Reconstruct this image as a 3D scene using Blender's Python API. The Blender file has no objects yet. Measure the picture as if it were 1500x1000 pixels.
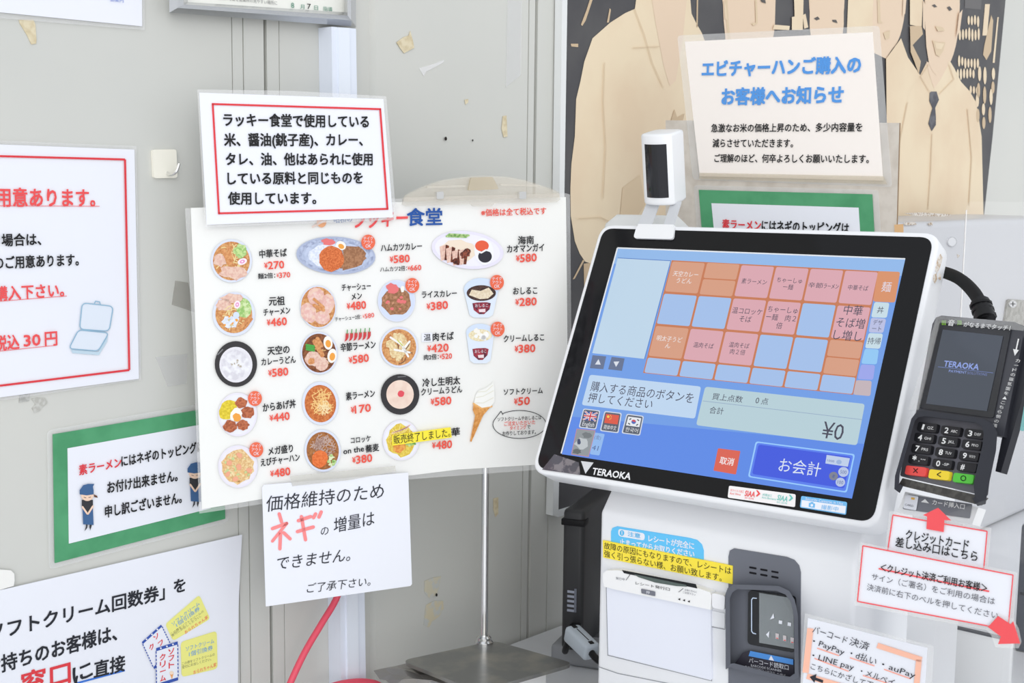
import bpy, bmesh, math, random
from mathutils import Vector as V, Matrix
C = bpy.context.scene.collection
SC = bpy.context.scene

# ------------------------------------------------------------------ camera, light, exposure
EYE = V((0, 0, 1.45))
F_PX, CX, CY = 1930.0, 750.0, 500.0
_p, _r = math.radians(7.0), math.radians(0.7)
FW = V((0, math.cos(_p), -math.sin(_p)))
_rt = V((1, 0, 0)); _up = _rt.cross(FW)
RT = _rt * math.cos(_r) + _up * math.sin(_r)
UP = _up * math.cos(_r) - _rt * math.sin(_r)
cam_d = bpy.data.cameras.new('camera'); cam = bpy.data.objects.new('camera', cam_d); C.objects.link(cam)
cam.matrix_world = Matrix.Translation(EYE) @ Matrix((RT, UP, -FW)).transposed().to_4x4()
cam_d.sensor_width = 36; cam_d.lens = F_PX / 1500 * 36; cam_d.clip_start = .02
cam_d.dof.use_dof = True; cam_d.dof.focus_distance = 1.36; cam_d.dof.aperture_fstop = 26.0
SC.camera = cam
SC.view_settings.view_transform = 'Standard'; SC.view_settings.look = 'None'
SC.view_settings.gamma = 1; SC.view_settings.use_curve_mapping = False
SC.view_settings.exposure = 0.0

world = bpy.data.worlds.new('daylight'); SC.world = world; world.use_nodes = True
nt = world.node_tree; nt.nodes.clear()
wo = nt.nodes.new('ShaderNodeOutputWorld'); wb = nt.nodes.new('ShaderNodeBackground')
tc = nt.nodes.new('ShaderNodeTexCoord'); sx = nt.nodes.new('ShaderNodeSeparateXYZ')
cr = nt.nodes.new('ShaderNodeValToRGB')
mr = nt.nodes.new('ShaderNodeMapRange'); mr.inputs[1].default_value = -1; mr.inputs[2].default_value = 1
nt.links.new(tc.outputs['Generated'], sx.inputs[0]); nt.links.new(sx.outputs[2], mr.inputs[0])
nt.links.new(mr.outputs[0], cr.inputs[0]); nt.links.new(cr.outputs[0], wb.inputs[0]); nt.links.new(wb.outputs[0], wo.inputs[0])
cr.color_ramp.elements[0].position = .30; cr.color_ramp.elements[0].color = (.92, .92, .93, 1)
cr.color_ramp.elements[1].position = .62; cr.color_ramp.elements[1].color = (.93, .97, 1.02, 1)
wb.inputs[1].default_value = .93
sun_d = bpy.data.lights.new('soft_daylight', 'SUN'); sun = bpy.data.objects.new('soft_daylight', sun_d); C.objects.link(sun)
sun_d.energy = 1.12; sun_d.angle = math.radians(55); sun_d.color = (1, .985, .96)
sun.location = (-1, -2, 4)
sun.rotation_euler = V((-0.10, 0.96, -0.20)).to_track_quat('-Z', 'Y').to_euler()

# ------------------------------------------------------------------ helpers
def ray(u, v): return FW + RT * ((u - CX) / F_PX) - UP * ((v - CY) / F_PX)

class Pl:
    """a flat surface in the place: origin, two in-plane axes and its normal (towards the room)"""
    def __init__(s, O, ex, ey, n): s.O, s.ex, s.ey, s.n = V(O), V(ex).normalized(), V(ey).normalized(), V(n).normalized()
    def px(s, u, v, off=0.0):
        d = ray(u, v); o = s.O + s.n * off
        return EYE + d * ((o - EYE).dot(s.n) / d.dot(s.n))
    def loc(s, u, v):
        q = s.px(u, v) - s.O
        return q.dot(s.ex), q.dot(s.ey)
    def pt(s, x, y, off=0.0): return s.O + s.ex * x + s.ey * y + s.n * off
    def shift(s, d): return Pl(s.O + s.n * d, s.ex, s.ey, s.n)

def facing(O, yaw, tilt=0.0, roll=0.0):
    y, t = math.radians(yaw), math.radians(tilt)
    n = V((math.sin(y) * math.cos(t), -math.cos(y) * math.cos(t), math.sin(t)))
    ex = V((math.cos(y), math.sin(y), 0)); ey = n.cross(ex)
    q = Matrix.Rotation(math.radians(roll), 3, n)
    return Pl(O, q @ ex, q @ ey, n)

def at_depth(u, v, y): d = ray(u, v); return EYE + d * (y / d.y)
def at_height(u, v, z): d = ray(u, v); return EYE + d * ((z - EYE.z) / d.z)

def lin(c):
    def f(x):
        x /= 255.0
        return x / 12.92 if x <= .04045 else ((x + .055) / 1.055) ** 2.4
    return (f(c[0]), f(c[1]), f(c[2]), 1)

_M = {}
def mat(rgb, rough=.5, spec=.3, metal=0.0, noise=None, glow=0.0, bump=0.0):
    """noise = (scale, other rgb, threshold low, threshold high)"""
    key = (tuple(rgb), rough, spec, metal, noise, glow, bump)
    if key in _M: return _M[key]
    m = bpy.data.materials.new('material'); m.use_nodes = True
    t = m.node_tree; b = t.nodes['Principled BSDF']
    b.inputs['Base Color'].default_value = lin(rgb)
    b.inputs['Roughness'].default_value = rough; b.inputs['Metallic'].default_value = metal
    b.inputs['Specular IOR Level'].default_value = spec
    if glow:
        b.inputs['Base Color'].default_value = (0.004, 0.004, 0.005, 1)
        b.inputs['Emission Color'].default_value = lin(rgb); b.inputs['Emission Strength'].default_value = glow
    if noise or bump:
        co = t.nodes.new('ShaderNodeTexCoord'); nz = t.nodes.new('ShaderNodeTexNoise')
        nz.inputs['Scale'].default_value = noise[0] if noise else 900; nz.inputs['Detail'].default_value = 4
        t.links.new(co.outputs['Object'], nz.inputs['Vector'])
        if noise:
            rp = t.nodes.new('ShaderNodeValToRGB')
            rp.color_ramp.elements[0].position = noise[2]; rp.color_ramp.elements[0].color = lin(rgb)
            rp.color_ramp.elements[1].position = noise[3]; rp.color_ramp.elements[1].color = lin(noise[1])
            t.links.new(nz.outputs['Fac'], rp.inputs[0]); t.links.new(rp.outputs[0], b.inputs['Base Color'])
        if bump:
            bp = t.nodes.new('ShaderNodeBump'); bp.inputs['Strength'].default_value = bump; bp.inputs['Distance'].default_value = .001
            t.links.new(nz.outputs['Fac'], bp.inputs['Height']); t.links.new(bp.outputs[0], b.inputs['Normal'])
    _M[key] = m
    return m

def clear(tint=(255, 255, 255), body=.05, gloss=.07, rough=.08):
    key = ('clear', tint, body, gloss, rough)
    if key in _M: return _M[key]
    m = bpy.data.materials.new('clear_plastic'); m.use_nodes = True; t = m.node_tree; t.nodes.clear()
    o = t.nodes.new('ShaderNodeOutputMaterial'); tr = t.nodes.new('ShaderNodeBsdfTransparent')
    df = t.nodes.new('ShaderNodeBsdfDiffuse'); df.inputs[0].default_value = lin(tint)
    gl = t.nodes.new('ShaderNodeBsdfGlossy'); gl.inputs['Roughness'].default_value = rough
    a = t.nodes.new('ShaderNodeMixShader'); a.inputs[0].default_value = body
    b = t.nodes.new('ShaderNodeMixShader'); b.inputs[0].default_value = gloss
    t.links.new(tr.outputs[0], a.inputs[1]); t.links.new(df.outputs[0], a.inputs[2])
    t.links.new(a.outputs[0], b.inputs[1]); t.links.new(gl.outputs[0], b.inputs[2]); t.links.new(b.outputs[0], o.inputs[0])
    _M[key] = m
    return m

class MB:
    """collects faces, links them as one mesh object"""
    def __init__(s): s.v, s.f, s.m, s.mats = [], [], [], []
    def mi(s, m):
        if m not in s.mats: s.mats.append(m)
        return s.mats.index(m)
    def poly(s, pts, m):
        i = len(s.v); s.v += [V(p) for p in pts]; s.f.append(tuple(range(i, i + len(pts)))); s.m.append(s.mi(m))
    def prism(s, top, bot, m, side=None):
        n = len(top); i = len(s.v); s.v += [V(p) for p in top] + [V(p) for p in bot]
        a, b = s.mi(m), s.mi(side or m)
        s.f.append(tuple(range(i, i + n))); s.m.append(a)
        s.f.append(tuple(range(i + 2 * n - 1, i + n - 1, -1))); s.m.append(b)
        for k in range(n):
            j = (k + 1) % n
            s.f.append((i + k, i + n + k, i + n + j, i + j)); s.m.append(b)
    def slab(s, pl, pts, off, th, m, side=None):
        """pts are outline points seen on the surface; th is the thickness behind them"""
        top = [pl.px(u, v, off) for u, v in pts]
        s.prism(top, [p - pl.n * th for p in top], m, side)
    def flat(s, pl, pts, off, m): s.poly([pl.px(u, v, off) for u, v in pts], m)
    def ell(s, pl, cx, cy, rx, ry, off, m, rot=0, n=36):
        c_, s_ = math.cos(math.radians(rot)), math.sin(math.radians(rot))
        pts = []
        for k in range(n):
            a = 2 * math.pi * k / n; x, y = rx * math.cos(a), ry * math.sin(a)
            pts.append((cx + x * c_ - y * s_, cy + x * s_ + y * c_))
        s.flat(pl, pts, off, m)
    def blob(s, pl, cx, cy, rx, ry, off, m, seed, n=14, rough=.22, rot=0):
        R = random.Random(seed); c_, s_ = math.cos(math.radians(rot)), math.sin(math.radians(rot)); pts = []
        for k in range(n):
            a = 2 * math.pi * k / n; q = 1 + R.uniform(-rough, rough); x, y = rx * q * math.cos(a), ry * q * math.sin(a)
            pts.append((cx + x * c_ - y * s_, cy + x * s_ + y * c_))
        s.flat(pl, pts, off, m)
    def stroke(s, pl, pts, w, off, m, cap=True):
        for (x0, y0), (x1, y1) in zip(pts, pts[1:]):
            dx, dy = x1 - x0, y1 - y0; L = math.hypot(dx, dy) or 1
            nx, ny = -dy / L * w / 2, dx / L * w / 2
            s.flat(pl, [(x0 + nx, y0 + ny), (x0 - nx, y0 - ny), (x1 - nx, y1 - ny), (x1 + nx, y1 + ny)], off, m)
        if cap:
            for x, y in pts: s.ell(pl, x, y, w / 2, w / 2, off + .00001, m, n=8)
    def ring(s, pl, pts, w, off, m):
        """closed outline of width w along pts (quad corners etc.)"""
        n = len(pts); cxm = sum(p[0] for p in pts) / n; cym = sum(p[1] for p in pts) / n
        inn = []
        for x, y in pts:
            dx, dy = cxm - x, cym - y
            inn.append((x + math.copysign(min(w, abs(dx)), dx), y + math.copysign(min(w, abs(dy)), dy)))
        for k in range(n):
            j = (k + 1) % n
            s.flat(pl, [pts[k], pts[j], inn[j], inn[k]], off, m)
    def bm(s, bm_, mtx, m):
        i = len(s.v); bm_.verts.index_update(); k = s.mi(m)
        s.v += [mtx @ v.co for v in bm_.verts]
        for f in bm_.faces: s.f.append(tuple(i + v.index for v in f.verts)); s.m.append(k)
        bm_.free()
    def box(s, pl, x0, x1, y0, y1, z0, z1, m, bev=0.0, seg=2):
        b = bmesh.new(); bmesh.ops.create_cube(b, size=1)
        for v in b.verts: v.co = V((v.co.x * (x1 - x0), v.co.y * (y1 - y0), v.co.z * (z1 - z0)))
        if bev: bmesh.ops.bevel(b, geom=b.edges[:], offset=bev, segments=seg, profile=.5, affect='EDGES')
        o = pl.pt((x0 + x1) / 2, (y0 + y1) / 2, (z0 + z1) / 2)
        s.bm(b, Matrix.Translation(o) @ Matrix((pl.ex, pl.ey, pl.n)).transposed().to_4x4(), m)
    def rbox(s, pl, outline, z0, z1, m, bev=0.0, seg=3):
        """outline: local xy points, extruded z0..z1, front rim bevelled"""
        b = bmesh.new(); vs = [b.verts.new((x, y, z1)) for x, y in outline]
        f = b.faces.new(vs); f.normal_update()
        if f.normal.z < 0: f.normal_flip()
        r = bmesh.ops.extrude_face_region(b, geom=[f]); 
        for e in r['geom']:
            if isinstance(e, bmesh.types.BMVert): e.co.z = z0
        if bev:
            ed = [e for e in b.edges if abs(e.verts[0].co.z - e.verts[1].co.z) < 1e-9]
            bmesh.ops.bevel(b, geom=ed, offset=bev, segments=seg, profile=.5, affect='EDGES')
        s.bm(b, Matrix.Translation(pl.O) @ Matrix((pl.ex, pl.ey, pl.n)).transposed().to_4x4(), m)
    def tube(s, pts, r, m, n=12, sub=6, closed_ends=True):
        P = [V(p) for p in pts]; Q = []
        for i in range(len(P) - 1):
            a, b, c, d = P[max(i - 1, 0)], P[i], P[i + 1], P[min(i + 2, len(P) - 1)]
            for k in range(sub):
                t = k / sub
                Q.append(.5 * ((2 * b) + (c - a) * t + (2 * a - 5 * b + 4 * c - d) * t * t + (3 * b - a - 3 * c + d) * t ** 3))
        Q.append(P[-1]); k = s.mi(m); i0 = len(s.v); nrm = None
        for i, q in enumerate(Q):
            t = (Q[min(i + 1, len(Q) - 1)] - Q[max(i - 1, 0)]).normalized()
            if nrm is None: nrm = t.orthogonal().normalized()
            nrm = (nrm - t * nrm.dot(t)).normalized(); bn = t.cross(nrm)
            rr = r[min(int(i * len(r) / len(Q)), len(r) - 1)] if isinstance(r, (list, tuple)) else r
            for j in range(n):
                a = 2 * math.pi * j / n; s.v.append(q + (nrm * math.cos(a) + bn * math.sin(a)) * rr)
        for i in range(len(Q) - 1):
            for j in range(n):
                j2 = (j + 1) % n
                s.f.append((i0 + i * n + j, i0 + i * n + j2, i0 + (i + 1) * n + j2, i0 + (i + 1) * n + j)); s.m.append(k)
        s.f.append(tuple(i0 + j for j in range(n - 1, -1, -1))); s.m.append(k)
        e = i0 + (len(Q) - 1) * n; s.f.append(tuple(e + j for j in range(n))); s.m.append(k)
    def text(s, pl, body, p0, p1, h, m, off, bold=0.0, shear=0.0, fit=True):
        tv, tf, x0, x1, asc = glyphs(body)
        if not tv: return
        a, b = pl.px(*p0, off), pl.px(*p1, off); L = (b - a).length; dx = (b - a) / L
        mu, mv = (p0[0] + p1[0]) / 2, (p0[1] + p1[1]) / 2
        hv = pl.px(mu, mv - h / 2, off) - pl.px(mu, mv + h / 2, off)
        dy = pl.n.cross(dx).normalized()
        if dy.dot(hv) < 0: dy = -dy
        hh = abs(hv.dot(dy))
        kx = L / (x1 - x0); ky = hh / (.73 if asc else .92); cyl = .352 if asc else .385
        if h < 8: bold *= .6
        if h < 5.5: bold = 0
        k = s.mi(m); w = bold * ky
        for j, (ox, oy) in enumerate(((-w, -w), (w, -w), (w, w), (-w, w)) if bold >= .01 else ((0, 0),)):
            i = len(s.v); up_ = pl.n * (j * 4e-6)
            for x, y in tv: s.v.append(a + up_ + dx * (ox + (x - x0) * kx + shear * (y - cyl) * ky) + dy * (oy + (y - cyl) * ky))
            for f in tf: s.f.append(tuple(i + q for q in f)); s.m.append(k)
    def build(s, name, parent=None, base=None, label=None, kind=None):
        o = base or V((0, 0, 0))
        if parent is not None and base is None: o = parent['_at'] if False else ORG[parent.name]
        me = bpy.data.meshes.new(name); me.from_pydata([v - o for v in s.v], [], s.f)
        for m in s.mats: me.materials.append(m)
        me.polygons.foreach_set('material_index', s.m); me.polygons.foreach_set('use_smooth', [True] * len(s.f))
        me.update(); me.set_sharp_from_angle(angle=math.radians(32))
        ob = bpy.data.objects.new(name, me); C.objects.link(ob); ORG[ob.name] = o
        if parent is not None: ob.parent = parent
        else: ob.location = o
        if label: ob['label'] = label
        if kind: ob['kind'] = kind
        return ob

ORG = {}
_G = {}
def glyphs(body):
    key = body
    if key in _G: return _G[key]
    c = bpy.data.curves.new('writing', 'FONT'); c.body = body; c.resolution_u = 2
    o = bpy.data.objects.new('writing', c); C.objects.link(o)
    dg = bpy.context.evaluated_depsgraph_get(); e = o.evaluated_get(dg); me = e.to_mesh()
    tv = [(v.co.x, v.co.y) for v in me.vertices]; tf = [tuple(p.vertices) for p in me.polygons]; e.to_mesh_clear()
    bpy.data.objects.remove(o); bpy.data.curves.remove(c)
    xs = [v[0] for v in tv] or [0, 1]
    _G[key] = (tv, tf, min(xs), max(xs), all(ord(ch) < 256 for ch in body))
    return _G[key]

def thing(name, label, cat, loc, group=None):
    o = bpy.data.objects.new(name, None); C.objects.link(o); o.location = loc; o.empty_display_size = .02
    o['label'] = label; o['category'] = cat
    if group: o['group'] = group
    ORG[o.name] = V(loc)
    return o

def rq(c, r, n=5):
    """four corner points with rounded corners of radius r (same units)"""
    out = []
    for i in range(4):
        p, a, b = V(c[i]), V(c[i - 1]), V(c[(i + 1) % 4])
        u, w = (a - p).normalized() * r, (b - p).normalized() * r
        for k in range(n + 1):
            t = k / n
            out.append(tuple((p + u) * (1 - t) ** 2 + p * 2 * t * (1 - t) + (p + w) * t * t))
    return out

def lerp(a, b, t): return tuple(x + (y - x) * t for x, y in zip(a, b))
def bil(q, s, t): return lerp(lerp(q[0], q[1], s), lerp(q[3], q[2], s), t)
def mid(pl, pts, off=0): return pl.px(sum(p[0] for p in pts) / len(pts), sum(p[1] for p in pts) / len(pts), off)

# common finishes
PAPER = mat((240, 242, 250), .24, .4); PAPERW = mat((245, 244, 240), .38, .35); BLACK = mat((38, 38, 40), .5, .2)
RED = mat((226, 66, 74), .45, .2); REDL = mat((240, 88, 90), .45, .2); FILM = clear(body=.17, gloss=.04, rough=.1)
WHITE = mat((240, 241, 243), .35, .4); GREY = mat((112, 114, 122), .45, .3); DARK = mat((28, 28, 30), .4, .22)
CLEAR = clear(body=.012, gloss=.02, rough=.04); STEEL = mat((190, 192, 196), .22, .5, 1.0); CHROME = mat((225, 225, 225), .1, .5, 1.0)

# ------------------------------------------------------------------ planes of the place
COUNTER_Z = EYE.z - .607
W0 = EYE + ray(290, 270) * 1.33
_a = math.radians(47.8)
WALL = Pl(W0, (math.cos(_a), math.sin(_a), 0), (0, 0, 1), (math.sin(_a), -math.cos(_a), 0))
MENU = Pl(EYE + V((-.1251, 1.3891, -.1759)), (.8935, .4482, .0277), (-.0235, -.015, .9996), (.4484, -.8938, -.0029))
MON = Pl(EYE + V((.2056, 1.2673, -.1707)), (.7971, -.6038, .0087), (.2632, .3603, .8949), (-.5435, -.711, .4462))
TERM = Pl(EYE + V((.371, 1.0902, -.1833)), (.5116, -.8588, .0277), (.2451, .1767, .9532), (-.8235, -.4809, .3009))
KIO = facing(EYE + V((.19, 1.245, 0)), -37.4)
CARD = facing(at_depth(1150, 200, 1.56), -36, -1)
CRED = facing(at_depth(1370, 840, 1.0), -42, 12)
BARC = facing(at_depth(1265, 950, 1.09), -38, 6)

# ------------------------------------------------------------------ setting: wall, floor
def wall_s(u): return WALL.loc(u, 300)[0]
wm = mat((212, 212, 206), .32, .4, noise=(3.0, (206, 207, 202), .35, .7))
gaps = [(343, .0012, .002), (359, .0015, .002), (391, .0042, .014), (411, .001, .0015), (805, .0022, .003), (777, .0055, .016), (766, .002, .003)]
def wall_panel():
    b = MB(); prof = []
    s0, s1 = wall_s(-420) - 1.6, wall_s(1900) + .8
    lev = lambda s: 0.0
    pts = [(s0, 0)]
    events = sorted([(wall_s(u), w, d) for u, w, d in gaps])
    st = wall_s(545)
    done = False; z = 0.0
    for s, w, d in events:
        if s > st and not done:
            pts += [(st - .004, 0), (st, .006)]; z = .006; done = True
        if s > wall_s(790) and z: pass
        pts += [(s - w / 2, z), (s - w / 2, z - d), (s + w / 2, z - d), (s + w / 2, z)]
    pts.append((s1, z))
    top, bot = 2.35 - W0.z, -W0.z
    for (a, za), (c, zc) in zip(pts, pts[1:]):
        b.poly([WALL.pt(a, bot, za), WALL.pt(c, bot, zc), WALL.pt(c, top, zc), WALL.pt(a, top, za)], wm)
    # body behind the sheet
    b.poly([WALL.pt(s0, bot, -.05), WALL.pt(s0, top, -.05), WALL.pt(s1, top, -.05), WALL.pt(s1, bot, -.05)], wm)
    b.poly([WALL.pt(s0, top, 0), WALL.pt(s1, top, z), WALL.pt(s1, top, -.05), WALL.pt(s0, top, -.05)], wm)
    b.build('wall_back', kind='structure')
wall_panel()
b = MB(); b.poly([(-3, -1.5, 0), (4, -1.5, 0), (4, 5, 0), (-3, 5, 0)], mat((196, 194, 188), .6, .3, noise=(6, (184, 182, 176), .4, .6)))
b.build('floor', kind='structure')
ZW = .006   # the wall sheet to the pole side of the pipe stands this much proud

# ------------------------------------------------------------------ counter
s_l, s_r = wall_s(-250) - .9, wall_s(1800)
cb = thing('counter', 'white laminate counter along the grey wall carrying the payment machine', 'counter', WALL.pt((s_l + s_r) / 2, -W0.z, .5))
b = MB(); zt = COUNTER_Z - W0.z
b.box(WALL, s_l, s_r, zt - .03, zt, .012, .98, mat((236, 237, 240), .22, .45, noise=(9, (226, 228, 232), .4, .7)), .003); b.build('worktop', cb)
b = MB(); b.box(WALL, s_l + .02, s_r - .02, -W0.z, zt - .0302, .015, .93, mat((215, 215, 214), .5, .3)); b.build('cabinet_body', cb)

# ------------------------------------------------------------------ white pipe duct on the wall
t = thing('pipe_duct', 'white plastic pipe duct running up the wall under the framed certificate', 'pipe', WALL.px(521, 700, 0))
b = MB()
cl, ch = [(485.5, 39), (521.5, 42), (537, 1060), (501, 1060)], .022
top = [WALL.px(u, v, ch) for u, v in cl]
xs = [WALL.loc(*c) for c in cl]
b.prism(top, [p - WALL.n * (ch - .0002) for p in top], mat((232, 238, 250), .3, .4)); b.build('duct_cover', t)
b = MB(); b.slab(WALL, [(495.5, 40), (512, 41), (527, 1060), (510.5, 1060)], ch + .002, .002, mat((236, 242, 252), .3, .4)); b.build('raised_rib', t)

# ------------------------------------------------------------------ framed certificate
t = thing('certificate_frame', 'silver framed printed certificate hung high on the wall above the pipe', 'picture frame', WALL.px(385, 28, 0))
fo = [(247, -190), (520, -205), (521.6, 39), (248, 18.5)]; fi = [(273, -165), (502, -178), (505.5, 18), (275, 3)]
ALU = mat((205, 206, 208), .25, .5, 1.0)
b = MB()
mids = [lerp(a, c, .45) for a, c in zip(fo, fi)]
for k in range(4):
    j = (k + 1) % 4
    o0, o1, m0, m1, i0, i1 = fo[k], fo[j], mids[k], mids[j], fi[k], fi[j]
    A = lambda p, h: WALL.px(*p, h)
    rows = [(A(o0, .0), A(o1, .0)), (A(o0, .017), A(o1, .017)), (A(m0, .024), A(m1, .024)), (A(lerp(m0, i0, .6), .02), A(lerp(m1, i1, .6), .02)), (A(i0, .013), A(i1, .013)), (A(i0, .004), A(i1, .004))]
    for (p, q), (r_, w) in zip(rows, rows[1:]): b.poly([p, q, w, r_], ALU)
b.build('frame', t, label='silver aluminium moulding')
b = MB(); b.slab(WALL, fi, .006, .005, mat((243, 243, 236), .5, .3)); pg = b.build('certificate_sheet', t)
GRN = mat((96, 150, 128), .5, .2)
b = MB()
b.text(WALL, '施設許可証を営業所の見やすい場所に', (318, -4), (406, 4.5), 6, mat((140, 140, 140), .5, .2), .0072)
b.text(WALL, '8', (426.5, 7.5), (431, 7.8), 8, GRN, .0072); b.text(WALL, '月', (440, 9.5), (446, 10), 7, GRN, .0072)
b.text(WALL, '7', (450, 9), (455.5, 9.4), 8, BLACK, .0072); b.text(WALL, '日', (460.5, 11), (466, 11.6), 7, GRN, .0072)
b.text(WALL, '指導', (473.5, 12.6), (487, 14), 7, GRN, .0072)
b.build('lettering', pg)

# ------------------------------------------------------------------ adhesive hook
t = thing('adhesive_hook', 'small cream adhesive wall hook with a bent wire', 'hook', WALL.px(241, 261, 0))
b = MB(); hp = rq([(223.5, 219), (258.5, 218.5), (260, 260.5), (225.5, 261)], 4)
b.slab(WALL, hp, .0035, .0033, mat((246, 243, 230), .3, .4)); b.build('back_plate', t)
b = MB(); b.tube([WALL.px(245, 252.5, .003), WALL.px(248, 255.5, .008), WALL.px(254, 255, .016), WALL.px(259, 250, .02), WALL.px(262.5, 240, .02)], .0014, CHROME, 8); b.build('wire_hook', t, label='chrome wire hook')

# ------------------------------------------------------------------ paper signs on the wall
def sign(name, label, pl, paper, film, off, cat='sign', pm=PAPER, group=None, th=.0008):
    t = thing(name, label, cat, mid(pl, paper, 0), group)
    b = MB(); b.slab(pl, paper, off, th, pm); sh = b.build('paper_sheet', t)
    if film:
        b = MB(); b.slab(pl, film, off - .0008, .0004, FILM); b.build('clear_film', t, label='clear laminating film')
    return t, sh

t, sh = sign('laminated_notice', 'laminated white notice cut off by the top edge, beside the certificate frame', WALL,
             [(-30, -60), (207.5, -60), (208.3, 38.5), (-30, 15)], [(-30, -60), (211, -60), (212, 44), (-30, 24)], .003)
b = MB(); b.text(WALL, '御案内', (161, -2), (181, 0), 8, mat((130, 150, 215), .5, .2), .0042); b.build('lettering', t)

# red bordered takeaway container sign
t, sh = sign('takeaway_container_sign', 'red-bordered laminated sign with a drawing of an open takeaway container', WALL,
             [(-90, 208), (197, 219), (203.5, 554.5), (-90, 594)], [(-90, 202), (200, 214), (206.5, 556), (-90, 600)], .003)
b = MB(); o = .0044
A0, A1, A2, A3 = (-60, 227), (183.2, 233.5), (189.5, 541.8), (-60, 572)
for p, q in ((A0, A1), (A1, A2), (A2, A3), (A3, A0)): b.stroke(WALL, [p, q], 3.0, o, RED, False)
b.build('red_border', t)
b = MB()
b.text(WALL, 'ご用意あります。', (-27, 288.5), (139, 289.5), 27, REDL, o, .02); b.stroke(WALL, [(-27, 301.3), (146, 302)], .8, o, REDL, False); b.build('red_lettering', t); b = MB(); b.text(WALL, 'ご購入下さい。', (-25, 431.5), (93.5, 424), 21, REDL, o, .02); b.stroke(WALL, [(-25, 443), (98, 433.3)], .8, o, REDL, False)
b.build('red_lettering', t); b = MB(); b.text(WALL, '税込', (-8, 503), (28, 500), 22, REDL, o, .02); b.text(WALL, '30', (35, 499), (59, 497), 17, REDL, o, .02); b.text(WALL, '円', (66, 496), (83.5, 494.5), 22, REDL, o, .02)
b.stroke(WALL, [(-8, 515), (84, 505.3)], .8, o, REDL, False); b.build('red_lettering', t)
b = MB(); b.text(WALL, 'き場合は、', (-13, 352), (60, 350), 18, BLACK, o, .02); b.text(WALL, 'のご用意あります。', (-8, 385), (115, 380), 18, BLACK, o, .02); b.build('black_lettering', t)
b = MB(); CB = mat((150, 188, 212), .5, .2)
for q in (rq([(120.5, 443.5), (166, 448.5), (160, 485), (116.5, 482)], 7, 6), rq([(115, 483), (159.5, 487.5), (144, 514), (101, 510.5)], 6, 6)):
    b.flat(WALL, q, o - .0004, mat((226, 234, 245), .4, .3))
    b.stroke(WALL, q + q[:1], 1.5, o, CB, False)
b.flat(WALL, [(104, 512), (144, 515), (158, 492), (157, 500), (145, 520), (106, 517)], o - .0005, mat((196, 218, 232), .4, .3))
b.stroke(WALL, [(138, 445), (140, 441), (146, 442), (147, 446)], 1.5, o, CB); b.build('container_drawing', t)

def green_sign(label, pl, outer, inner, off, lines, figs, filmq, redl):
    GREEN = mat((88, 165, 118), .4, .35, noise=(30, (76, 152, 106), .4, .65))
    t = thing('green_bordered_sign', label, 'sign', mid(pl, outer))
    b = MB(); b.slab(pl, outer, off, .0008, GREEN); b.build('green_border_sheet', t)
    b = MB(); b.slab(pl, inner, off + .0006, .0004, PAPER); ins = b.build('white_inset_sheet', t)
    b = MB(); b.slab(pl, filmq, off - .0008, .0004, FILM); b.build('clear_film', t)
    o = off + .002
    b = MB(); b.text(pl, *redl, RED, o, .02); b.build('red_lettering', ins)
    for ln in lines:
        b = MB(); b.text(pl, *ln, BLACK, o, .02); b.build('black_lettering', ins)
    for fx, fy, k in figs:
        b = MB(); q = lambda pts: [(fx + x * k, fy + y * k) for x, y in pts]
        BLU = mat((70, 105, 150), .5, .2); SK = mat((248, 214, 190), .5, .2); BK = mat((60, 60, 64), .5, .2)
        b.flat(pl, q([(-3, 50), (0, 50), (-1, 62), (-5, 67), (-3, 60)]), o, BK); b.flat(pl, q([(3, 50), (6, 50), (5, 60), (3, 66), (2, 61)]), o, BK)
        b.flat(pl, q([(-8, 34), (7, 34), (8, 58), (-7, 57)]), o + .0001, BLU)
        b.flat(pl, q([(-9, 22), (7, 22), (7, 34), (2, 40), (-2, 40), (-9, 32)]), o + .0002, BK)
        b.stroke(pl, q([(-8, 32), (-1, 42)]), 2.6 * k, o + .0003, SK); b.stroke(pl, q([(7, 31), (0, 42)]), 2.6 * k, o + .0003, SK)
        b.ell(pl, fx - 1 * k, fy + 15 * k, 9 * k, 8.5 * k, o + .0003, SK)
        b.flat(pl, q([(-12, 14), (-12, 8), (-7, 1), (0, -1), (9, -1), (7, 3), (8, 8), (8, 14), (-2, 15.5)]), o + .0004, BLU)
        b.flat(pl, q([(8, 14), (13, 16), (14, 19), (9, 18)]), o + .0004, mat((110, 75, 60), .5, .2))
        b.stroke(pl, q([(-6, 18), (-3, 19)]), .7 * k, o + .0005, BK); b.stroke(pl, q([(1, 18.5), (4, 18)]), .7 * k, o + .0005, BK)
        b.build('bowing_figure', ins)
    return t
green_sign('green-bordered sign on the wall, partly behind the menu board', WALL, [(77.6, 636), (327, 594.3), (330, 759.5), (80.5, 824.5)],
           [(99, 656.4), (306, 619.6), (308.5, 744.5), (101, 796)], .003,
           [('にはネギのトッピングは', (178, 675.5), (298, 653), 16), ('お付け出来ません。', (157.5, 714), (260, 696), 17), ('申し訳ございません。', (154, 749.5), (266, 728), 17)],
           [(129, 709.5, 1.02), (286.5, 678, .98)], rq([(69, 630), (332, 584), (336, 764), (72, 834)], 8), ('素ラーメン', (116, 688.5), (177.5, 676.5), 15))

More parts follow.
